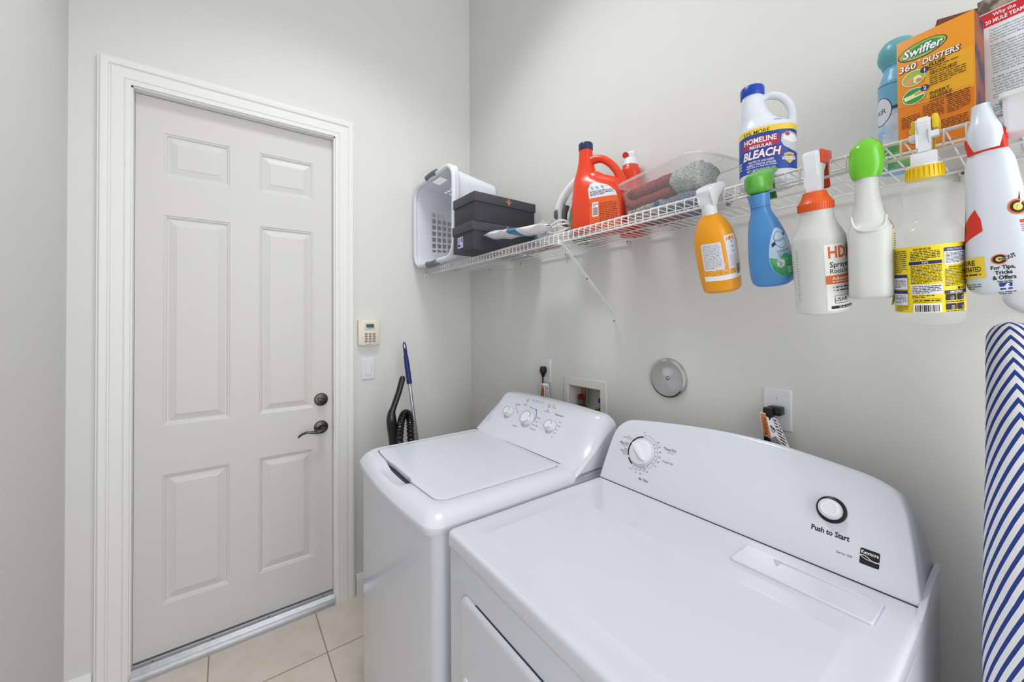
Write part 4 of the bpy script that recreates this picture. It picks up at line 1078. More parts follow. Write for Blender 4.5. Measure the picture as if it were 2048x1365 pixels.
def air_freshener():
    BB = M('sky_blue_plastic', '#6fb3d6', .3, var=.05)
    t = Thing('air_freshener_can', 'tall light blue spray can with flared teal top, left of the orange duster box', 'spray can', (2.026, -.100, ZD))
    lf = Loft([(0, .030, .030, 2, 0, 0), (.004, .033, .033, 2, 0, 0), (.17, .033, .033, 2, 0, 0), (.195, .031, .031, 2, 0, 0), (.218, .024, .024, 2, 0, 0), (.228, .0235, .0235, 2, 0, 0)])
    t.part('can', lf.bm(), BB, ang=60)
    b = BM(); b.lathe([(.0001, .226), (.0245, .226), (.026, .232), (.0315, .243), (.033, .252), (.031, .268), (.024, .280), (.010, .287), (.0001, .288)], 48); t.part('spray_top', b, M('teal_cap', '#5fa9b4', .3))
    a = Art(); WS = M('pale_cloud_print', '#cfdcec', .5, hex2='#9dbfe2', scale=25); NV = M('navy_ink', '#2b3560', .5); GN = M('green_field_print', '#4b9c62', .5, hex2='#7cc070', scale=30)
    a.rect(-.09, .02, .09, .095, WS); a.rect(-.09, -.03, .09, .022, GN); a.rect(-.09, .098, .09, .104, NV); a.up(); a.ell(-.030, .100, .022, .030, NV); a.up(); a.ell(-.030, .100, .0205, .0285, M('pale_label', '#dfe2ea', .4)); a.up()
    a.text('AIR', -.030, .100, .011, NV); a.line([(-.09, .150), (-.04, .158), (.02, .150), (.09, .140)], .0010, NV); a.text('LINEN & SKY', -.022, .01, .010, PAPER, rot=PI/2)
    t.part('label', a.bm(lf.mapper(-PI/2+.1, .08, .03), .005, .02), a.mats)
air_freshener()

def duster_box():
    p0 = Vector((2.0455, -.232, ZD)); ang = math.radians(-6)
    t = Thing('duster_box', 'orange cardboard duster refill box standing on the shelf, torn top flap open', 'cardboard box', p0, (0, 0, ang))
    W_, D_, H_ = .099, .062, .211
    OR = M('orange_carton', '#e8931c', .45, var=.03, scale=8); OR2 = M('deep_orange_carton', '#e07d18', .45); BR = M('brown_carton_inside', '#6b3a26', .7); YL = M('golden_print', '#e9aa22', .45)
    b = BM(); b.box(0, W_, 0, D_, 0, H_, .0008)
    for f in b.b.faces:
        if f.normal.x > .7: f.material_index = 1
    t.part('carton', b, [OR, M('carton_side_print', '#8a4a2a', .5, hex2='#3a2a4a', scale=18)])
    b = BM(); fl = [(W_*.42, .001), (W_*.99, .001), (W_*.98, .018), (W_*.46, .034)]; b.rings([[(x, .030+q*.40+dy, H_+q) for x, q in fl] for dy in (0, .0008)]); t.part('open_flap', b, BR)
    a = Art(); NV = M('navy_ink', '#2b3560', .5); GN = M('lime_green_print', '#9dbb45', .5); G2 = M('green_print', '#2c9a4a', .5); BK = M('dark_brown_ink', '#3c2510', .5)
    a.poly([(.002, .002), (.101, .002), (.101, .078), (.06, .080), (.03, .082), (.002, .088)], OR2)
    a.rect(.040, .084, .101, .150, YL); a.up()
    a.ell(.036, H_-.030, .034, .0155, NV, rot=.06); a.up(); a.ell(.036, H_-.030, .0325, .014, GN, rot=.06); a.up(); a.ell(.040, H_-.029, .022, .010, G2, rot=.06); a.up()
    a.text('Swiffer', .0365, H_-.030, .0155, NV, w=.056, weight=.06, slant=.2); a.up(); a.text('Swiffer', .036, H_-.0295, .0150, PAPER, w=.054, weight=.025, slant=.2)
    a.text('360', .016, H_-.056, .0120, BK, w=.025, weight=.05, slant=.1); a.text('DUSTERS', .061, H_-.0555, .0105, BK, w=.050, weight=.05, slant=.1); a.up()
    a.text('360', .0155, H_-.0555, .0115, PAPER, w=.024, weight=.02, slant=.1); a.text('DUSTERS', .0605, H_-.055, .0100, PAPER, w=.048, weight=.02, slant=.1); a.arc(.032, H_-.049, .0009, .0018, 0, 360, PAPER)
    for yc, n, base in ((H_-.079, '1', GN), (H_-.113, '2', G2)):
        a.ell(.024, yc, .0165, .0145, PAPER, rot=.1); a.up(); a.ell(.024, yc, .0155, .0135, base, rot=.1); a.up()
        if n == '1': a.ell(.018, yc-.004, .006, .007, M('skin_print', '#d9a06f', .5)); a.ell(.029, yc-.004, .0065, .007, M('cream_print', '#efe6b0', .5)); a.ell(.031, yc-.007, .004, .0035, M('skin_print', '#d9a06f', .5))
        else: a.poly([(.009, yc+.002), (.020, yc+.003), (.038, yc+.009), (.039, yc-.002), (.024, yc-.004), (.012, yc-.006)], M('cream_print', '#efe6b0', .5)); a.up(); a.poly([(.024, yc+.003), (.038, yc+.008), (.038, yc+.001), (.027, yc-.001)], M('skin_print', '#d9a06f', .5))
        a.up(); a.ell(.0395, yc+.008, .006, .0055, NV); a.up(); a.text(n, .0395, yc+.008, .0065, PAPER, weight=.02)
    tx = .046
    a.text('FLUFF', tx, H_-.0665, .0058, BK, al='L', weight=.035); a.greek(tx, H_-.0785, .084, H_-.070, 2, BK, 3, fill=.36); a.text('SECOUEZ', tx, H_-.0825, .0058, BK, al='L', weight=.02); a.greek(tx, H_-.106, .092, H_-.087, 5, BK, 4, fill=.36)
    a.text('INSERT', tx, H_-.1190, .0058, BK, al='L', weight=.02); a.text('GLISSEZ', tx, H_-.1265, .0058, BK, al='L', weight=.02); a.text('INSERTAR', tx, H_-.1330, .0045, BK, al='L')
    a.greek(.006, .040, .032, .064, 7, BK, 7, fill=.36); a.greek(.036, .044, .064, .074, 9, BK, 8, fill=.36); a.greek(.068, .046, .097, .080, 10, BK, 9, fill=.36)
    a.greek(.050, .014, .094, .038, 7, BK, 11, fill=.36); a.line([(.002, .086), (.03, .081), (.06, .079), (.101, .082)], .0008, M('pale_orange_line', '#f4c06a', .5))
    for yc in (.032, .016): a.ell(.024, yc, .0085, .0075, YL if yc > .02 else PAPER); a.up()
    a.ell(.0265, .033, .0015, .005, INK); a.ell(.0215, .0315, .001, .003, INK)
    t.part('front_print', a.bm(lambda u, v, h: Vector((u*.961, -h, v))), a.mats)
duster_box()

def borax_box():
    t = Thing('laundry_booster_box', 'tall white carton with red banner and teal text, at the right end of the shelf', 'cardboard box', (2.1525, -.170, ZD), (math.radians(-1), math.radians(-2.5), math.radians(-4)))
    W_, D_, H_ = .056, .140, .270
    b = BM(); b.box(0, W_, 0, D_, 0, H_, .0008); t.part('carton', b, M('white_carton', '#e6e6ec', .5, var=.01))
    RD = M('red_banner', '#cf2233', .5); TE = M('teal_ink', '#2f8c8c', .5); a = Art()
    a.rect(.001, .206, .0555, .231, RD); a.rect(.001, .233, .0555, .259, M('photo_print', '#5a5048', .5, hex2='#a8988a', scale=60)); a.up()
    a.text('Why the', .030, .2245, .0062, PAPER, w=.026, weight=.02); a.text('20 MULE TEAM?', .031, .2135, .0068, PAPER, w=.046, weight=.025)
    L1 = ['Teams of mules were used', 'to move millions of pounds', 'of Borax from remote and', 'inaccessible Death Valley', 'to the railroad at Mojave.']
    L2 = ['Originally, teams of eight', 'and 10 mules were used but', 'the trek proved too much so a', 'man named Ed Stiles came', 'up with the idea of hitching', 'two 10 mule teams together', 'twice the normal amount', 'resulting in a 100-foot long', 'team that took 10 days to', 'carry 10 tons of borax', 'way across the desert.']
    L3 = ['In 1894, a steam engine', 'named "Dinah" was brought', 'in to replace the mules', 'but Dinah was no match', 'for the epic 20 mule team', 'power. She broke down', 'and was towed back to town', 'by the very mules she tried', 'to replace.']
    L4 = ['The power of Borax works', 'just as hard as the heroes', 'of its mule team, cleaning', 'deep to tackle your', 'toughest mess.']
    y = .198
    for L, wt, al in ((L1, .004, 'L'), (L2, .004, 'L'), (L3, .004, 'C'), (L4, .02, 'C')):
        for s in L:
            a.text(s, .0545 if al == 'R' else (.031 if al == 'C' else .0115), y, .0030, TE, w=min(.043, len(s)*.00172), al=al, weight=wt); y -= .0050
        y -= .0045
    t.part('side_print', a.bm(lambda u, v, h: Vector((u, -h, v))), a.mats)
    t = Thing('plastic_tray', 'white plastic tray with raised panel, hooked on the shelf rail at the right edge', 'tray', (2.275, -.342, 1.727))
    b = BM(); RR = lambda hx, hy, z, r=.006: [(x, y, z) for x, y in rrect(hx, hy, r, 4)]
    WB = M('white_bin_plastic', '#e4e4e8', .4)
    b.rings([RR(.094, .018, 0), RR(.0975, .021, .002), RR(.099, .0225, .052), RR(.102, .0255, .053), RR(.102, .0255, .060), RR(.099, .0225, .060), RR(.095, .019, .004)]); t.part('tray_body', b, WB, ang=40)
    b = BM(); b.rings([[(x, y, z) for x, z in rrect(hx, hz, .003, 3, .02, .030)] for y, hx, hz in ((-.0215, .074, .014), (-.0240, .074, .014), (-.0243, .072, .012))]); t.part('label_panel', b, WB)
    for x in (-.06, .06):
        b = BM(); b.tube([(x, .022, .05), (x, .024, .064), (x, .033, .0665), (x, .041, .060), (x, .041, .045)], .0022, 8); t.part('hook', b, WB)
borax_box()

# ============================================================ SPRAY BOTTLES HOOKED OVER THE FRONT RAIL
def hang(name, label, x, z, tilt, y=-.345, roll=0, yaw=0):
    return Thing(name, label, 'spray bottle', (x, y, z), (math.radians(tilt), math.radians(roll), math.radians(yaw)), 'spray bottles hooked over the shelf rail')
def rail_local(z, tilt, y=-.345):
    a = math.radians(tilt); dy, dz = -.309-y, (ZD-.0055)-z
    return dy*math.cos(a)+dz*math.sin(a), -dy*math.sin(a)+dz*math.cos(a)
def trigger_head(t, z, tilt, body, trig, hw=.011, z0=.0, y=-.345, back=-.016, knob=None, hook=.05):
    ry, rz = rail_local(z, tilt, y)
    b = BM(); P = [(-.012, z0), (.012, z0), (.011, z0+.012), (min(.020, ry-.010), rz-.016), (ry-.009, rz-.004), (ry-.006, rz+.006), (ry+.014, rz+.008), (ry+.018, rz+.014), (ry+.018, rz+.019), (ry-.01, rz+.0225), (back+.004, rz+.019), (back-.002, rz+.008), (back+.003, z0+.030), (-.012, z0+.012)]
    b.prism(P, -hw, hw); bmesh.ops.bevel(b.b, geom=b.b.edges[:], offset=.0025, segments=2, affect='EDGES', clamp_overlap=True)
    h = t.part('sprayer_head', b, body, ang=45)
    b = BM(); T = [(ry+.0075, rz+.010), (ry+.016, rz+.010), (ry+.019, rz-.010), (ry+.016, rz-.030), (ry+.022, rz-.048), (ry+.018, rz-.050), (ry+.0095, rz-.031), (ry+.0085, rz-.010)]
    b.prism(T, -.0095, .0095); bmesh.ops.bevel(b.b, geom=b.b.edges[:], offset=.002, segments=2, affect='EDGES', clamp_overlap=True)
    t.part('trigger', b, trig, h, ang=45)
    b = BM(); b.lathe([(.0001, ry+.017), (.0095, ry+.017), (.0095, ry+.031), (.008, ry+.033), (.0001, ry+.033)], 8, m=Matrix.Translation((0, 0, rz+.012)) @ Matrix.Rotation(-PI/2, 4, 'X')); t.part('nozzle', b, knob or trig, h, ang=30)
    return h, ry, rz

def yellow_bottle():
    z, tl = 1.712, 20; t = hang('multi_surface_spray', 'orange-yellow spray bottle with white head, leftmost of the bottles hanging from the shelf', 1.738, z, tl, yaw=4)
    Y = M('mango_yellow_plastic', '#f0a01c', .28, var=.05, scale=8); LQ = M('amber_bottom', '#d98a2c', .25)
    lf = Loft([(0, .017, .017, 2, 0, 0), (-.006, .022, .021, 2, 0, 0), (-.020, .032, .029, 2.1, 0, 0), (-.045, .042, .036, 2.3, 0, 0), (-.075, .046, .038, 2.4, 0, 0), (-.12, .046, .038, 2.5, 0, 0), (-.160, .044, .037, 2.5, 0, 0), (-.184, .041, .035, 2.5, 0, 0), (-.189, .037, .031, 2.5, 0, 0)], 6, 56)
    t.part('bottle_body', lf.bm(), [Y], ang=60)
    b = BM(); b.lathe([(.0001, -.001), (.0165, -.001), (.0170, .004), (.0165, .020), (.014, .026), (.0001, .026)], 32); t.part('collar', b, WPL)
    trigger_head(t, z, tl, WPL, WPL, .0165, .018, back=-.019)
    a = Art(); LB = M('pale_label', '#dfe2ea', .4); WG_ = M('warm_grey_ink', '#8a7a78', .5)
    a.rect(-.046, -.004, .046+.02, .008, PAPER); a.rr(-.043, .022, .004, .088, .003, LB); a.rr(.013, .020, .046, .100, .003, LB); a.rect(-.046, -.034, .066, -.030, LQ, 0)
    a.up(); a.greek(-.040, .026, .000, .085, 16, WG_, 4, fill=.28); a.greek(.018, .026, .042, .052, 8, M('pale_orange_line2', '#d9a080', .5), 5, fill=.3)
    for i in range(4): a.ell(.026+.001*i, .094-.011*i, .0014, .0018, INK)
    a.rect(.030, .002, .046, .030, PAPER); a.up(); a.barcode(.032, .004, .0455, .028, INK)
    rg = random.Random(5)
    for i in range(60):
        u = rg.uniform(-.044, .028); v = rg.uniform(.009, .022)
        if rg.random() < .25: u = rg.uniform(.004, .013); v = rg.uniform(.009, .045)
        a.ell(u, v, .0016, .0010, M('pale_floral_print', '#f6d9a0', .5), n=6, rot=rg.random()*3)
    t.part('label', a.bm(lf.mapper(-PI/2+.45, -.12, -.152), .005, .02), a.mats)
yellow_bottle()

def blue_bottle():
    z, tl = 1.703, 16; t = hang('fabric_spray', 'translucent blue spray bottle with green trigger hood, second of the bottles hanging from the left', 1.847, z, tl)
    B = M('blue_translucent_plastic', '#4f93d4', .22, var=.03, alpha=.9); G = M('leaf_green_plastic', '#57a83e', .22, coat=.3)
    lf = Loft([(.028, .0215, .0195, 2, -.001, 0), (.015, .0200, .0185, 2, 0, 0), (0, .0185, .0175, 2, 0, 0), (-.012, .0195, .018, 2.1, 0, 0), (-.03, .026, .022, 2.3, .001, 0), (-.06, .034, .028, 2.4, .004, 0), (-.10, .040, .032, 2.4, .006, 0), (-.14, .0425, .034, 2.4, .007, 0), (-.163, .039, .032, 2.4, .006, 0), (-.172, .030, .026, 2.4, .005, 0)], 6, 48)
    t.part('bottle_body', lf.bm(), B, ang=60)
    b = BM(); b.lathe([(.0187, -.0005), (.0191, -.0005), (.0191, .0005), (.0187, .0005)], 40, caps=False); t.part('collar_seam', b, M('deep_blue_seam', '#2d5f9a', .5))
    ry, rz = rail_local(z, tl)
    # domed hood
    b = BM(); R = []
    for i in range(15):
        s = i/14; yy = -.028+(ry+.044)*s; w = .0245*math.sqrt(max(0, 1-(max(0, .45-s)/.45)**2.2))*(1-.38*sstep(.35, 1, s))+.002; top = rz+.006+.016*math.sin(min(1, .12+s*1.05)*PI*.62); bot = (.028 if s < .50 else rz+.008)+.0*s
        bot = .026+(rz-.020-.026)*0 if s < .45 else (rz+.009 if yy > ry-.008 else .040)
        if yy > ry-.008: bot = rz+.0065
        c = (top+bot)/2; hh = (top-bot)/2; hh *= math.sqrt(max(.05, 1-(max(0, .25-s)/.25)**2*.8)); c = top-hh if s < .25 else c
        R.append([(w*math.copysign(abs(math.cos(2*PI*k/24))**.8, math.cos(2*PI*k/24)), yy, c+hh*math.copysign(abs(math.sin(2*PI*k/24))**.7, math.sin(2*PI*k/24))) for k in range(24)])
    b.rings(R); h = t.part('trigger_hood', b, G, ang=60)
    b = BM(); b.prism([(ry+.008, rz+.010), (ry+.018, rz+.010), (ry+.016, rz-.03), (ry+.022, rz-.048), (ry+.014, rz-.046), (ry+.009, rz-.028)], -.009, .009); t.part('trigger', b, M('dark_green_plastic', '#2f7d2c', .3), h, bevel=.0015)
    a = Art(); LB = M('pale_sky_label', '#b9d3ea', .4); NV = M('navy_ink', '#2b3560', .5); GN = M('green_leaf_print', '#2f8f5a', .5, hex2='#57b07a', scale=40)
    pts = [(.028*math.cos(2*PI*k/40)*(1-.28*math.sin(2*PI*k/40)), .052*math.sin(2*PI*k/40)) for k in range(40)]
    a.poly(pts, LB); a.up(); a.poly([(p[0]*.97, p[1]) for p in pts if p[1] < -.006]+[(.012, -.010), (0, -.002), (-.012, -.014)][::1], GN)
    a.poly([(-.020, .012), (-.010, .018), (-.010, .026), (-.020, .020)], NV); a.poly([(.008, .030), (.016, .036), (.016, .042), (.008, .036)], NV)
    a.up(); a.ell(-.001, .026, .0125, .0175, NV); a.up(); a.ell(-.001, .026, .0115, .0165, LB); a.up(); a.text('Fabric', -.001, .026, .006, NV, rot=.15); a.text('FABRIC', .002, .003, .0062, M('grey_ink', '#6f7078', .6), weight=-.0, rot=.1)
    a.greek(-.012, -.012, .018, -.002, 3, M('teal_ink', '#2f8c8c', .5), 6, fill=.3); a.ell(-.010, -.022, .007, .010, M('grey_floral_print', '#8e98a0', .5, hex2='#dfe6ea', scale=300)); a.greek(.0, -.046, .018, -.032, 4, PAPER, 9, fill=.35)
    t.part('label', a.bm(lf.mapper(-PI/2+.98, -.11, -.100), .004, .01), a.mats)
blue_bottle()

TRL = M('milky_translucent_plastic', '#e3e4e0', .3, alpha=.72, var=.02)
def hdx_bottle():
    z, tl = 1.672, 10.5; t = hang('hardware_sprayer', 'milky sprayer bottle with ribbed orange collar, hanging between the blue and green-topped bottles', 1.9455, z, tl, yaw=2)
    lf = Loft([(.004, .026, .026, 2, 0, 0), (-.010, .027, .027, 2, 0, 0), (-.026, .031, .031, 2, 0, 0), (-.046, .040, .040, 2, 0, 0), (-.060, .0435, .0435, 2, 0, 0), (-.12, .0435, .0435, 2, 0, 0), (-.191, .0435, .0435, 2, 0, 0), (-.199, .041, .041, 2, 0, 0), (-.202, .036, .036, 2, 0, 0)], 6, 56)
    t.part('bottle_body', lf.bm(), TRL, ang=60)
    OC = M('orange_collar_plastic', '#dd5a1e', .35)
    b = BM(); b.lathe([(.0001, .0), (.0285, .0), (.0286, .0145), (.0260, .018), (.0215, .026), (.0190, .034), (.0182, .036), (.0001, .036)], 72, rib=.0); 
    c = t.part('collar', b, OC, ang=30)
    b = BM()
    for k in range(40):
        a_ = 2*PI*k/40; m = Matrix.Rotation(a_, 4, 'Z'); b.box(.0282, .0292, -.0009, .0009, .001, .0135, m=m)
    t.part('collar_ribs', b, OC, c)
    trigger_head(t, z, tl, WPL, M('orange_trigger_plastic', '#d8481f', .35), .0125, .034, back=-.016)
    ry, rz = rail_local(z, tl)
    b = BM(); b.box(.0128, .0165, .000, ry+.012, rz-.004, rz+.021, .0015); b.box(-.0155, -.0128, .008, ry+.012, rz+.002, rz+.018, .0015); t.part('nozzle_shroud', b, M('orange_trigger_plastic', '#d8481f', .35))
    a = Art(); OI = M('orange_print', '#d9682c', .5); WL = M('white_translucent_label', '#e9eae6', .45)
    a.rect(-.030, -.066, .040, .060, WL); a.up()
    a.text('HDX', .002, .045, .021, OI, w=.052, weight=.03); a.text('Sprayer', -.0225, .0215, .0098, INK, w=.040, al='L', weight=.015); a.text('Rociador', -.0225, .0095, .0088, INK, w=.040, al='L', weight=.008)
    a.rect(-.030, -.015, .040, .0015, OI); a.up(); a.text('Adjustable', -.020, -.0045, .0062, PAPER, w=.036, al='L', weight=.012); a.greek(-.020, -.0125, .020, -.0095, 1, PAPER, 3, last=1)
    a.ell(-.0185, -.0215, .0009, .0009, INK); a.ell(-.0185, -.0275, .0009, .0009, INK); a.greek(-.015, -.0235, .036, -.0195, 1, INK, 7, last=1); a.greek(-.015, -.0295, .036, -.0255, 1, INK, 8, last=1)
    a.line([(-.0175, -.052), (.008, -.052), (.008, -.038), (-.0175, -.038), (-.0175, -.052)], .0009, INK); a.text('USA', -.009, -.045, .0070, INK, weight=.01); a.ell(.003, -.0445, .0035, .0040, M('grey_ink', '#6f7078', .6), n=7)
    a.rect(-.024, -.0625, .040, -.0570, INK); a.up(); a.text('32 oz Capacity', .004, -.0597, .0036, PAPER)
    t.part('label', a.bm(lf.mapper(-PI/2+.28+.82, -.12, -.128), .004, .03), a.mats)
    a = Art(); GI = M('faint_grey_ink', '#9a9c98', .6)
    for k in range(12): a.line([(0, -.055+.011*k), (.004 if k % 2 else .007, -.055+.011*k)], .0006, GI); 
    a.line([(0, -.058), (0, .068)], .0005, GI); a.greek(.010, -.05, .016, .055, 22, GI, 5, fill=.3)
    t.part('measure_scale', a.bm(lf.mapper(-PI/2+.28-1.25, -.12, -.128), .004, .03), a.mats)
hdx_bottle()

def white_green_bottle():
    z, tl = 1.714, 6; t = hang('white_spray_bottle', 'plain milky white spray bottle with bright green trigger hood, hanging from the shelf', 2.0215, z, tl, yaw=10)
    lf = Loft([(.002, .0165, .0175, 2, 0, 0), (-.02, .0165, .019, 2.1, 0, 0), (-.05, .0195, .024, 2.3, .001, 0), (-.08, .026, .033, 2.6, .003, 0), (-.100, .032, .042, 2.9, .004, 0), (-.14, .0320, .045, 3, .004, 0), (-.19, .0320, .045, 3, .004, 0), (-.210, .0320, .042, 3, .004, 0), (-.217, .028, .036, 3, .004, 0)], 6, 56)
    W2 = M('milky_white_plastic', '#d9dbd9', .35, alpha=.93, var=.01)
    t.part('bottle_body', lf.bm(), W2, ang=60)
    b = BM(); a_ = [(math.radians(-90+x)) for x in range(-62, 63, 6)]
    pts = [lf.pt(p, -.062-.036*math.cos((p+PI/2)*1.25), .0012) for p in a_]; b.tube(pts, .0024, 8); t.part('shoulder_ridge', b, W2)
    G = M('lime_green_plastic', '#6ec62a', .2, coat=.3); ry, rz = rail_local(z, tl)
    b = BM(); R = []
    for i in range(14):
        s = i/13; zz = -.002+(rz+.014)*s; w = .0190+.0055*math.sin(PI*min(1, s*1.0)**.8)-.006*sstep(.88, 1, s); yb = -.019-.006*math.sin(PI*s)+.010*sstep(.75, 1, s); yf = .017 if zz < rz+.006 else ry+.022
        yf = .017+(ry-.010-.017)*sstep(.2, .7, s) if zz < rz+.0065 else ry+.022
        R.append([((w)*math.copysign(abs(math.cos(2*PI*k/28))**.8, math.cos(2*PI*k/28)), (yb+yf)/2+(yf-yb)/2*math.copysign(abs(math.sin(2*PI*k/28))**.8, math.sin(2*PI*k/28)), zz) for k in range(28)])
    b.rings(R); h = t.part('trigger_hood', b, G, ang=60)
    b = BM(); b.prism([(ry+.008, rz+.010), (ry+.020, rz+.010), (ry+.018, rz-.03), (ry+.024, rz-.048), (ry+.016, rz-.046), (ry+.010, rz-.028)], -.009, .009); t.part('trigger', b, M('yellow_green_plastic', '#8fb52a', .3), h, bevel=.0015)
    a = Art(); OI = M('orange_print', '#d9682c', .5)
    for k in range(7): a.line([(-.004, .055+.004*k), (.012, .064+.004*k)], .0009, OI)
    a.poly([(-.010, .040), (.016, .052), (.016, .062), (-.004, .052)], OI); a.rect(-.010, -.09, .016, .040, M('yellow_white_label', '#d8d79a', .5)); a.up(); a.greek(-.006, -.05, .016, .035, 22, M('brown_ink', '#4a2b1c', .5), 8, fill=.35); a.rect(-.004, -.075, .016, -.055, M('navy_ink', '#2b3560', .5))
    t.part('label', a.bm(lf.mapper(-PI/2+1.25, -.14, -.140), .004, .03), a.mats)
white_green_bottle()

def clear_bottle():
    z, tl = 1.690, 6.5; t = hang('clear_cleaner_spray', 'clear spray bottle with ribbed neck, yellow collar and yellow text label, hanging from the shelf', 2.0945, z, tl, yaw=3)
    CL = M('clear_pet_plastic', '#eef2f0', .06, alpha=.16, spec=1.0)
    st = [(.006, .021, .021, 2, 0, 0), (-.006, .0215, .0215, 2, 0, 0), (-.012, .028, .028, 2, 0, 0), (-.020, .0285, .0285, 2, 0, 0)]
    zz = -.024
    while zz > -.066: st += [(zz, .0275, .0275, 2, 0, 0), (zz-.0022, .0265, .0265, 2, 0, 0)]; zz -= .0044
    st += [(-.070, .028, .028, 2, 0, 0), (-.077, .034, .034, 2, 0, 0), (-.085, .0405, .0405, 2, 0, 0), (-.092, .0418, .0418, 2, 0, 0), (-.10, .0410, .0410, 2, 0, 0), (-.212, .0410, .0410, 2, 0, 0), (-.220, .0415, .0415, 2, 0, 0), (-.232, .0405, .0405, 2, 0, 0), (-.239, .036, .036, 2, 0, 0), (-.241, .028, .028, 2, 0, 0)]
    lf = Loft(st, 3, 56); t.part('bottle_body', lf.bm(), CL, ang=60)
    YC = M('yellow_collar_plastic', '#ecc91a', .35)
    b = BM(); b.lathe([(.0001, -.001), (.0222, -.001), (.0226, .003), (.0214, .019), (.019, .021), (.0001, .021)], 60); c = t.part('collar', b, YC)
    b = BM()
    for k in range(26): b.box(.0216, .0234, -.0009, .0009, .001, .018, m=Matrix.Rotation(2*PI*k/26, 4, 'Z'))
    t.part('collar_ribs', b, YC, c)
    b = BM(); b.lathe([(.0001, .020), (.0205, .020), (.0205, .022), (.0175, .0235), (.0001, .0235)], 40); b.box(-.0155, .0155, -.0135, .0135, .022, .042, .002); t.part('head_base', b, WPL)
    trigger_head(t, z, tl, WPL, M('yellow_trigger_plastic', '#e8c21c', .35), .0085, .040, back=-.014)
    ry, rz = rail_local(z, tl)
    b = BM(); b.box(-.0175, .0175, -.004, .014, rz-.014, rz-.004, .002); t.part('head_shoulders', b, WPL)
    b = BM(); b.box(.009, .0165, .004, ry+.016, rz+.000, rz+.024, .003); b.box(-.0145, -.009, .004, ry+.016, rz-.010, rz+.020, .002); t.part('nozzle_guard', b, M('yellow_trigger_plastic', '#e8c21c', .35))
    a = Art(); YE = M('bright_yellow_label', '#f0d61c', .4); NV = M('navy_label_ink', '#1d2370', .5); BK = INK; PL = M('pale_label', '#dfe2ea', .4)
    a.rect(-.098, -.049, .098, .050, YE); a.up()
    # centre column
    a.text('READ BEFORE USE', -.004, .0450, .0032, BK, w=.020, weight=.02); a.greek(-.018, .0285, .016, .0425, 6, BK, 3, fill=.5)
    a.rect(-.020, .0225, .0180, .0275, NV); a.up(); a.text('TIPS', -.001, .0250, .0030, PAPER)
    a.greek(-.018, -.006, .0175, .0215, 13, BK, 4, fill=.45)
    a.rect(-.018, -.0215, .018, -.007, PL); a.up(); a.greek(-.0165, -.0205, .0165, -.0085, 5, BK, 5, fill=.45)
    a.greek(-.017, -.0275, .010, -.0225, 2, BK, 6); a.line([(-.016, -.0335), (.0165, -.0335), (.0165, -.0285), (-.016, -.0285), (-.016, -.0335)], .0004, BK); a.greek(-.0145, -.0325, .015, -.0295, 1, BK, 7, last=1)
    a.rect(-.016, -.0485, .016, -.0355, PAPER); a.up(); a.barcode(-.0135, -.0475, .0135, -.0375, BK, 9)
    # right column
    a.rect(.0205, .0385, .055, .0440, NV); a.rect(.0205, .0195, .055, .0385, PL); a.up(); a.text('INSTRUCTIONS SIMPLE', .036, .0412, .0027, PAPER, w=.024); a.greek(.022, .0215, .053, .0370, 8, BK, 12, fill=.45)
    a.text('LIKE WHAT A SPRAYER', .037, .0160, .0028, BK, w=.022, weight=.02); a.greek(.021, -.0115, .053, .0140, 12, BK, 13, fill=.4)
    a.rect(.038, -.0165, .0415, -.0130, BK); a.greek(.043, -.0160, .050, -.0135, 1, BK, 2, last=1)
    a.rect(.020, -.0225, .056, -.0175, NV); a.up(); a.text('AMAZINGLY', .036, -.0200, .0032, PAPER, w=.020, weight=.02)
    for (u0, u1), (v0, v1), s in (((.021, .0345), (-.0320, -.0230), 1), ((.021, .0345), (-.0455, -.0365), 2), ((.036, .048), (-.0320, -.0230), 3), ((.036, .048), (-.0455, -.0365), 4)):
        a.rect(u0, v0, u1, v1, INK); a.up(); a.ell((u0+u1)/2+.001*s, (v0+v1)/2-.001, .003, .0034, M('grey_photo_print', '#9a8a84', .5, hex2='#4c3a4a', scale=400), n=14)
    a.greek(.021, -.0355, .048, -.0328, 1, BK, 3, last=1); a.greek(.021, -.0488, .048, -.0462, 1, BK, 4, last=1)
    # left column
    a.greek(-.044, .012, -.0225, .046, 11, BK, 14, fill=.35)
    for v in (.006, -.018): a.rect(-.048, v-.002, -.0225, v+.003, NV); a.rect(-.048, v-.019, -.0225, v-.002, PL); a.up(); a.greek(-.045, v-.017, -.0245, v-.004, 6, BK, 15, fill=.4)
    a.greek(-.044, -.047, -.0225, -.038, 4, BK, 18, fill=.35)
    t.part('label', a.bm((lambda f: (lambda u, v, h: f(u, v*1.1, h)))(lf.mapper(-PI/2+.02, -.15, -.165)), .004, .05), a.mats)
clear_bottle()

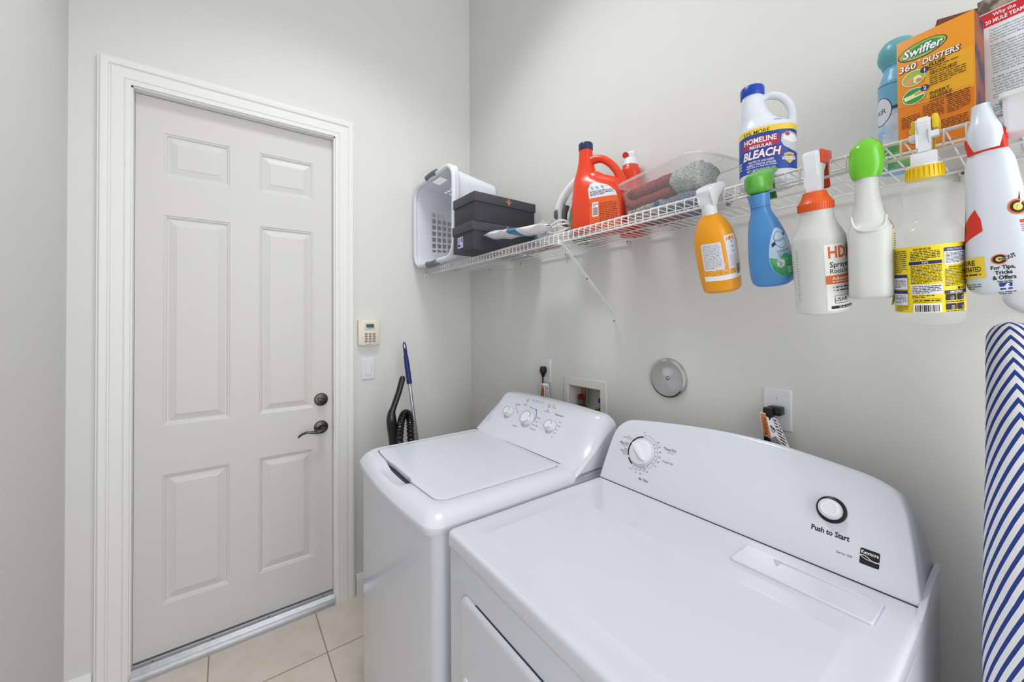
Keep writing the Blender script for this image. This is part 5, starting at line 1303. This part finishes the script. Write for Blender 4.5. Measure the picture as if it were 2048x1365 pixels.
def stain_bottle():
    z, tl = 1.710, 7; t = hang('stain_remover_spray', 'white spray bottle with red collar and stain remover print, rightmost of the hanging bottles', 2.161, z, tl, roll=-4, yaw=0)
    SW = M('glossy_white_plastic', '#d5dce6', .25, var=.01)
    lf = Loft([(.002, .019, .0175, 2.6, 0, 0), (-.006, .022, .020, 2.8, 0, 0), (-.02, .025, .022, 2.8, 0, 0), (-.06, .028, .026, 2.8, 0, 0), (-.11, .033, .030, 2.8, 0, 0), (-.16, .038, .033, 2.8, 0, 0), (-.195, .0395, .033, 2.8, 0, 0), (-.208, .036, .030, 2.8, 0, 0), (-.214, .028, .024, 2.8, 0, 0)], 6, 56)
    t.part('bottle_body', lf.bm(), SW, ang=60)
    RD = M('red_collar_plastic', '#d42a16', .35); ry, rz = rail_local(z, tl)
    b = BM(); b.rings([[(x*s, y*s, zz) for x, y in rrect(.0195, .018, .005, 5)] for zz, s in ((0, 1), (.004, 1.02), (.018, .98))]); b.box(-.0205, -.0165, -.014, .014, .010, .024, .001); b.box(.0165, .0205, -.014, .014, .010, .028, .001); t.part('collar', b, RD)
    b = BM(); R = []
    for i in range(16):
        s = i/15; zz = .003+(rz+.011)*s; w = .0150+.0035*math.sin(PI*min(1, s*1.6))-.0035*sstep(.45, .9, s); yb = -.0235-.003*math.sin(PI*min(1, s*1.5))+.012*sstep(.45, 1, s); yf = (.012+(ry-.011-.012)*sstep(.1, .6, s)) if zz < rz+.0065 else ry+.020
        R.append([(w*math.copysign(abs(math.cos(2*PI*k/28))**.75, math.cos(2*PI*k/28)), (yb+yf)/2+(yf-yb)/2*math.copysign(abs(math.sin(2*PI*k/28))**.75, math.sin(2*PI*k/28)), zz) for k in range(28)])
    b.rings(R); h = t.part('trigger_hood', b, SW, ang=60)
    b = BM(); b.prism([(ry+.008, rz+.010), (ry+.020, rz+.010), (ry+.018, rz-.03), (ry+.024, rz-.048), (ry+.016, rz-.046), (ry+.010, rz-.028)], -.009, .009); t.part('trigger', b, RD, h, bevel=.0015)
    a = Art(); YE = M('yellow_label', '#efcf3e', .4); NV = M('navy_ink', '#2b3560', .5); OI = M('orange_print', '#d9682c', .5); RI = M('red_print', '#d6301f', .5)
    # left side print (wraps out of view)
    a.poly([(-.070, .000), (-.045, .012), (-.022, .026), (-.0235, .044), (-.030, .060), (-.048, .040), (-.070, .020)], RI); a.rect(-.070, -.044, -.0225, -.012, YE); a.up()
    a.line([(-.055, .005), (-.046, .028), (-.050, .06)], .0016, INK); a.text('MORE', -.032, -.0200, .0075, INK, w=.024, weight=.02, al='R'); a.text('CONCENTRATED', -.0265, -.0300, .0075, INK, w=.040, weight=.02, al='R'); a.greek(-.05, -.041, -.027, -.036, 1, NV, 3, last=1); a.greek(-.05, -.062, -.028, -.052, 3, NV, 4, fill=.35)
    t.part('side_label', a.bm(lf.mapper(-PI/2+.10, -.14, -.143), .004, .01), a.mats); a = Art()
    # front logo block
    for r0, r1, m in ((.0062, .0075, OI), (.0035, .0062, INK), (.0018, .0035, YE)): a.arc(.001, -.012, r0, r1, 30, 340, m)
    a.text('SHOUT', .008, -.0105, .0055, INK, w=.016, weight=.03, rot=.35)
    a.text('For Tips,', .003, -.0240, .0055, INK, w=.021, weight=.03); a.text('Tricks', .003, -.0315, .0055, INK, w=.015, weight=.03); a.text('& Offers', .003, -.0390, .0058, INK, w=.020, weight=.03); a.text('Visit Us On', .003, -.0450, .0028, INK, w=.013, weight=.03)
    a.rect(-.0022, -.0575, .0090, -.0470, M('social_blue_print', '#2a3f97', .5)); a.up(); a.text('f', .0045, -.0530, .0088, PAPER, weight=.03)
    a.greek(-.006, -.0655, .013, -.0600, 2, INK, 5, fill=.4, last=.8)
    t.part('tips_label', a.bm((lambda f: (lambda u, v, h: f(u-.010, v-.002, h)))(lf.mapper(-PI/2+.10, -.14, -.148)), .004, .01), a.mats); a = Art()
    # right side print
    for r0, r1, m in ((.009, .0115, OI), (.0055, .009, INK), (.0025, .0055, YE)): a.arc(.026, .055, r0, r1, 60, 400, m)
    a.poly([(.024, .052), (.031, .066), (.033, .078), (.027, .062)], INK)
    a.rect(.024, .031, .047, .036, RI); a.greek(.024, .018, .047, .030, 4, RI, 7, fill=.5); a.greek(.026, -.050, .047, .016, 24, INK, 8, fill=.45); a.rect(.034, -.034, .047, -.010, NV)
    t.part('back_label', a.bm((lambda f: (lambda u, v, h: f(u-.008, v, h)))(lf.mapper(-PI/2+.10, -.14, -.145)), .004, .01), a.mats)
stain_bottle()

# ============================================================ IRONING BOARD, HANGER, MOP, VACUUM
def ironing_board():
    m = bpy.data.materials.new('striped_board_cover'); m.use_nodes = True; nt = m.node_tree; N = nt.nodes; L = nt.links; p = N['Principled BSDF']
    tc = N.new('ShaderNodeTexCoord'); sp = N.new('ShaderNodeSeparateXYZ'); L.new(tc.outputs['Object'], sp.inputs[0])
    def mt(op, a, b=None):
        n = N.new('ShaderNodeMath'); n.operation = op
        for i, v in enumerate((a, b)):
            if v is None: continue
            if isinstance(v, (int, float)): n.inputs[i].default_value = v
            else: L.new(v, n.inputs[i])
        return n.outputs[0]
    P = .040
    ab = mt('ABSOLUTE', mt('SUBTRACT', sp.outputs[0], mt('MINIMUM', mt('MULTIPLY', mt('SUBTRACT', 1.40, sp.outputs[2]), .055), .020))); ph = mt('ADD', mt('MULTIPLY', sp.outputs[2], 30), mt('ADD', mt('MULTIPLY', sp.outputs[1], 48), mt('MULTIPLY', ab, 78)))
    nz = N.new('ShaderNodeTexNoise'); nz.inputs['Scale'].default_value = 4; L.new(tc.outputs['Object'], nz.inputs['Vector'])
    ph = mt('ADD', ph, mt('MULTIPLY', nz.outputs['Fac'], .35)); fr = mt('FRACT', mt('ADD', ph, 100)); st = mt('LESS_THAN', fr, .42)
    mx = N.new('ShaderNodeMix'); mx.data_type = 'RGBA'; mx.inputs[6].default_value = lin('#e3e3e6'); mx.inputs[7].default_value = lin('#1f3a86'); L.new(st, mx.inputs[0]); L.new(mx.outputs[2], p.inputs['Base Color'])
    p.inputs['Roughness'].default_value = .9; w = N.new('ShaderNodeTexNoise'); w.inputs['Scale'].default_value = 600; L.new(tc.outputs['Object'], w.inputs['Vector']); b_ = N.new('ShaderNodeBump'); b_.inputs['Strength'].default_value = .3; b_.inputs['Distance'].default_value = .001; L.new(w.outputs['Fac'], b_.inputs['Height']); L.new(b_.outputs[0], p.inputs['Normal'])
    beta = math.radians(3)
    t = Thing('ironing_board', 'padded ironing board in blue and white striped cover, on end at the right edge', 'ironing board', (2.174, -.200, 0), (0, 0, beta))
    ZT = 1.452; ds = [.0005, .003, .008, .015, .024, .04, .07, .11, .16, .22, .30, .40, .52, .66, .85, 1.1, 1.25, 1.29]
    ws = [.010, .018, .026, .032, .038, .047, .062, .078, .095, .110, .128, .146, .160, .168, .170, .170, .170, .166]
    b = BM(); R = []; n = 48
    for d, w in zip(ds, ws):
        tx = interp((0, .12, .2, .35, .6, 1.3), (.027, .033, .039, .048, .058, .060), d)*math.sqrt(1-(1-min(1, d/.030))**2)+.001; ring = []; tn = min(tx, w)
        for k in range(n):
            a = 2*PI*k/n; c, s = math.cos(a), math.sin(a)
            ring.append((tx*math.copysign(abs(c)**.9, c), w*math.copysign(abs(s)**1.0, s) if w < .03 else (w-.024)*math.copysign(min(1, abs(s)**.35 if abs(c) < .0 else abs(s)), s)+.024*s, ZT-d))
        # stadium shaped section
        if w > .026:
            ring = []; q = n//2
            for k in range(q): a = PI*k/(q-1); ring.append((tx*math.cos(a), (w-tn)+tn*math.sin(a), ZT-d))
            for k in range(q): a = PI+PI*k/(q-1); ring.append((tx*math.cos(a), -(w-tn)+tn*math.sin(a), ZT-d))
        else:
            ring = []; q = n//2
            for k in range(q): a = PI*k/(q-1); ring.append((tx*math.cos(a), w*.3+w*.7*math.sin(a), ZT-d))
            for k in range(q): a = PI+PI*k/(q-1); ring.append((tx*math.cos(a), -w*.3+w*.7*math.sin(a), ZT-d))
        ox = interp((0, .06, .25, .6, 1.3), (0, .002, .012, .020, .022), d)
        R.append([(q[0]+ox, q[1], q[2]) for q in ring])
    b.rings(R); t.part('padded_cover', b, m, ang=60)
    GM = M('grey_leg_paint', '#9a9da2', .35, .6)
    for sy in (-1, 1):
        b = BM(); b.tube([(.072, sy*.12, .012), (.072, sy*.10, .75), (.066, sy*.04, 1.05)], .010, 12); lg = t.part('leg', b, GM)
        b = BM(); b.tube([(.072, sy*.12, 0), (.072, sy*.12, .03)], .0135, 12); t.part('rubber_foot', b, BLACK, lg)
    b = BM(); b.tube([(.072, -.12, .10), (.072, .12, .10)], .009, 10); t.part('cross_bar', b, GM)
    # white oval hook cover on the wall above it
    t = Thing('wall_hook', 'white oval plastic wall hook above the striped ironing board', 'wall hook', (2.203, 0, 1.497))
    b = BM(); b.rings([[(x, y, z) for x, z in [(hx*math.cos(2*PI*k/48), hz*math.sin(2*PI*k/48)) for k in range(48)]] for y, hx, hz in ((-.110, .010, .006), (-.109, .030, .024), (-.105, .040, .0305), (-.100, .042, .0325), (-.094, .040, .0305), (-.090, .030, .02), (-.088, .012, .01))]); t.part('hook_face', b, WPL, ang=60)
    b = BM(); b.tube([(0, -.092, 0), (0, -.006, 0)], .009, 16); b.box(-.02, .02, -.006, 0, -.03, .03, .002); t.part('hook_stem', b, WPL)
ironing_board()

def mop_and_vacuum():
    t = Thing('mop_handle', 'upright mop pole with blue plastic grip and silver shaft, behind the washing machine', 'mop', (.25, -.35, 0))
    A = Vector((.12, -.492, 1.350)); B = Vector((.19, -.452, .84)); d = (B-A).normalized(); E = A+d*((A.z-.04)/-d.z)
    BLU = M('dark_blue_grip_plastic', '#14286b', .4, bump=.3, bscale=300); ALU = M('aluminium_pole', '#b4b6bb', .28, .85)
    up = Vector((0, 0, 1)); s = d.cross(Vector((1, 0, 0))).normalized(); o = d.cross(s).normalized()
    b = BM(); R = []
    for k in range(13):
        q = A+d*(.035+.195*k/12); w = .0095+.0045*sstep(0, .5, k/12)+.0008*math.sin(k*2.4); R.append([q+(s*math.cos(2*PI*j/16)+o*math.sin(2*PI*j/16))*w for j in range(16)])
    b.rings(R); lp = [A+d*(.04-.04*math.cos(x))*.98+d*.0+s*.0085*math.sin(x) for x in [2*PI*k/20 for k in range(20)]]
    t.part('grip', b, BLU, world=True)
    b = BM(); b.tube([A+d*(.026-.024*math.cos(2*PI*k/24))+s*.0075*math.sin(2*PI*k/24) for k in range(24)], .0032, 8, closed=True); t.part('hanging_loop', b, BLU, world=True)
    b = BM(); b.tube([A+d*.22, A+d*.46], .0095, 16); b.tube([A+d*.455, E], .0105, 16); t.part('shaft', b, ALU, world=True)
    b = BM(); b.sphere(A+d*.43+Vector((.009, -.004, 0)), .003); t.part('lock_button', b, BLACK, world=True)
    b = BM(); b.box(E.x-.10, E.x+.02, E.y-.02, E.y+.12, 0, .02, .006); b.box(E.x-.015, E.x+.015, E.y-.02, E.y+.02, .015, .06, .005); t.part('mop_head', b, BLU, world=True)
    t = Thing('vacuum_cleaner', 'black upright vacuum cleaner with ribbed hose, in the gap left of the washing machine', 'vacuum cleaner', (.32, -.56, 0))
    BK = M('black_vacuum_plastic', '#151517', .25, coat=.3)
    b = BM(); pts = smooth_path([(.30, -.570, 1.172), (.30, -.588, 1.11), (.30, -.612, 1.045), (.30, -.625, 1.005), (.30, -.622, .94), (.30, -.612, .86), (.31, -.60, .6)], 6)
    n = len(pts); b.tube(pts, [.015+.010*sstep(.35, .6, i/n) for i in range(n)], 20); h = t.part('handle_tube', b, BK, world=True)
    b = BM(); b.sphere((.30, -.569, 1.176), .0152); t.part('handle_cap', b, BK, h, world=True)
    b = BM(); pts = smooth_path([(.325, -.598, .80), (.325, -.592, .92), (.322, -.580, .985), (.318, -.560, 1.005), (.316, -.540, .985), (.316, -.535, .92), (.32, -.53, .78), (.33, -.54, .5)], 16)
    b.tube(pts, [.0175+.0035*(i % 3 == 0) for i in range(len(pts))], 16); t.part('ribbed_hose', b, BK, world=True, ang=20)
    b = BM(); b.rings([[(.34+x, -.60+y, z) for x, y in rrect(hx, hy, .04, 5)] for z, hx, hy in ((.10, .09, .09), (.14, .10, .10), (.5, .095, .095), (.66, .08, .085), (.76, .055, .07), (.80, .03, .05))]); t.part('dust_canister', b, BK, world=True)
    b = BM(); b.rings([[(.34+x, -.60+y, z) for x, y in rrect(.13*s, .10*s, .05, 5)] for z, s in ((.004, .96), (.02, 1), (.08, 1), (.11, .85), (.125, .6))]); t.part('floor_head', b, BK, world=True)
mop_and_vacuum()
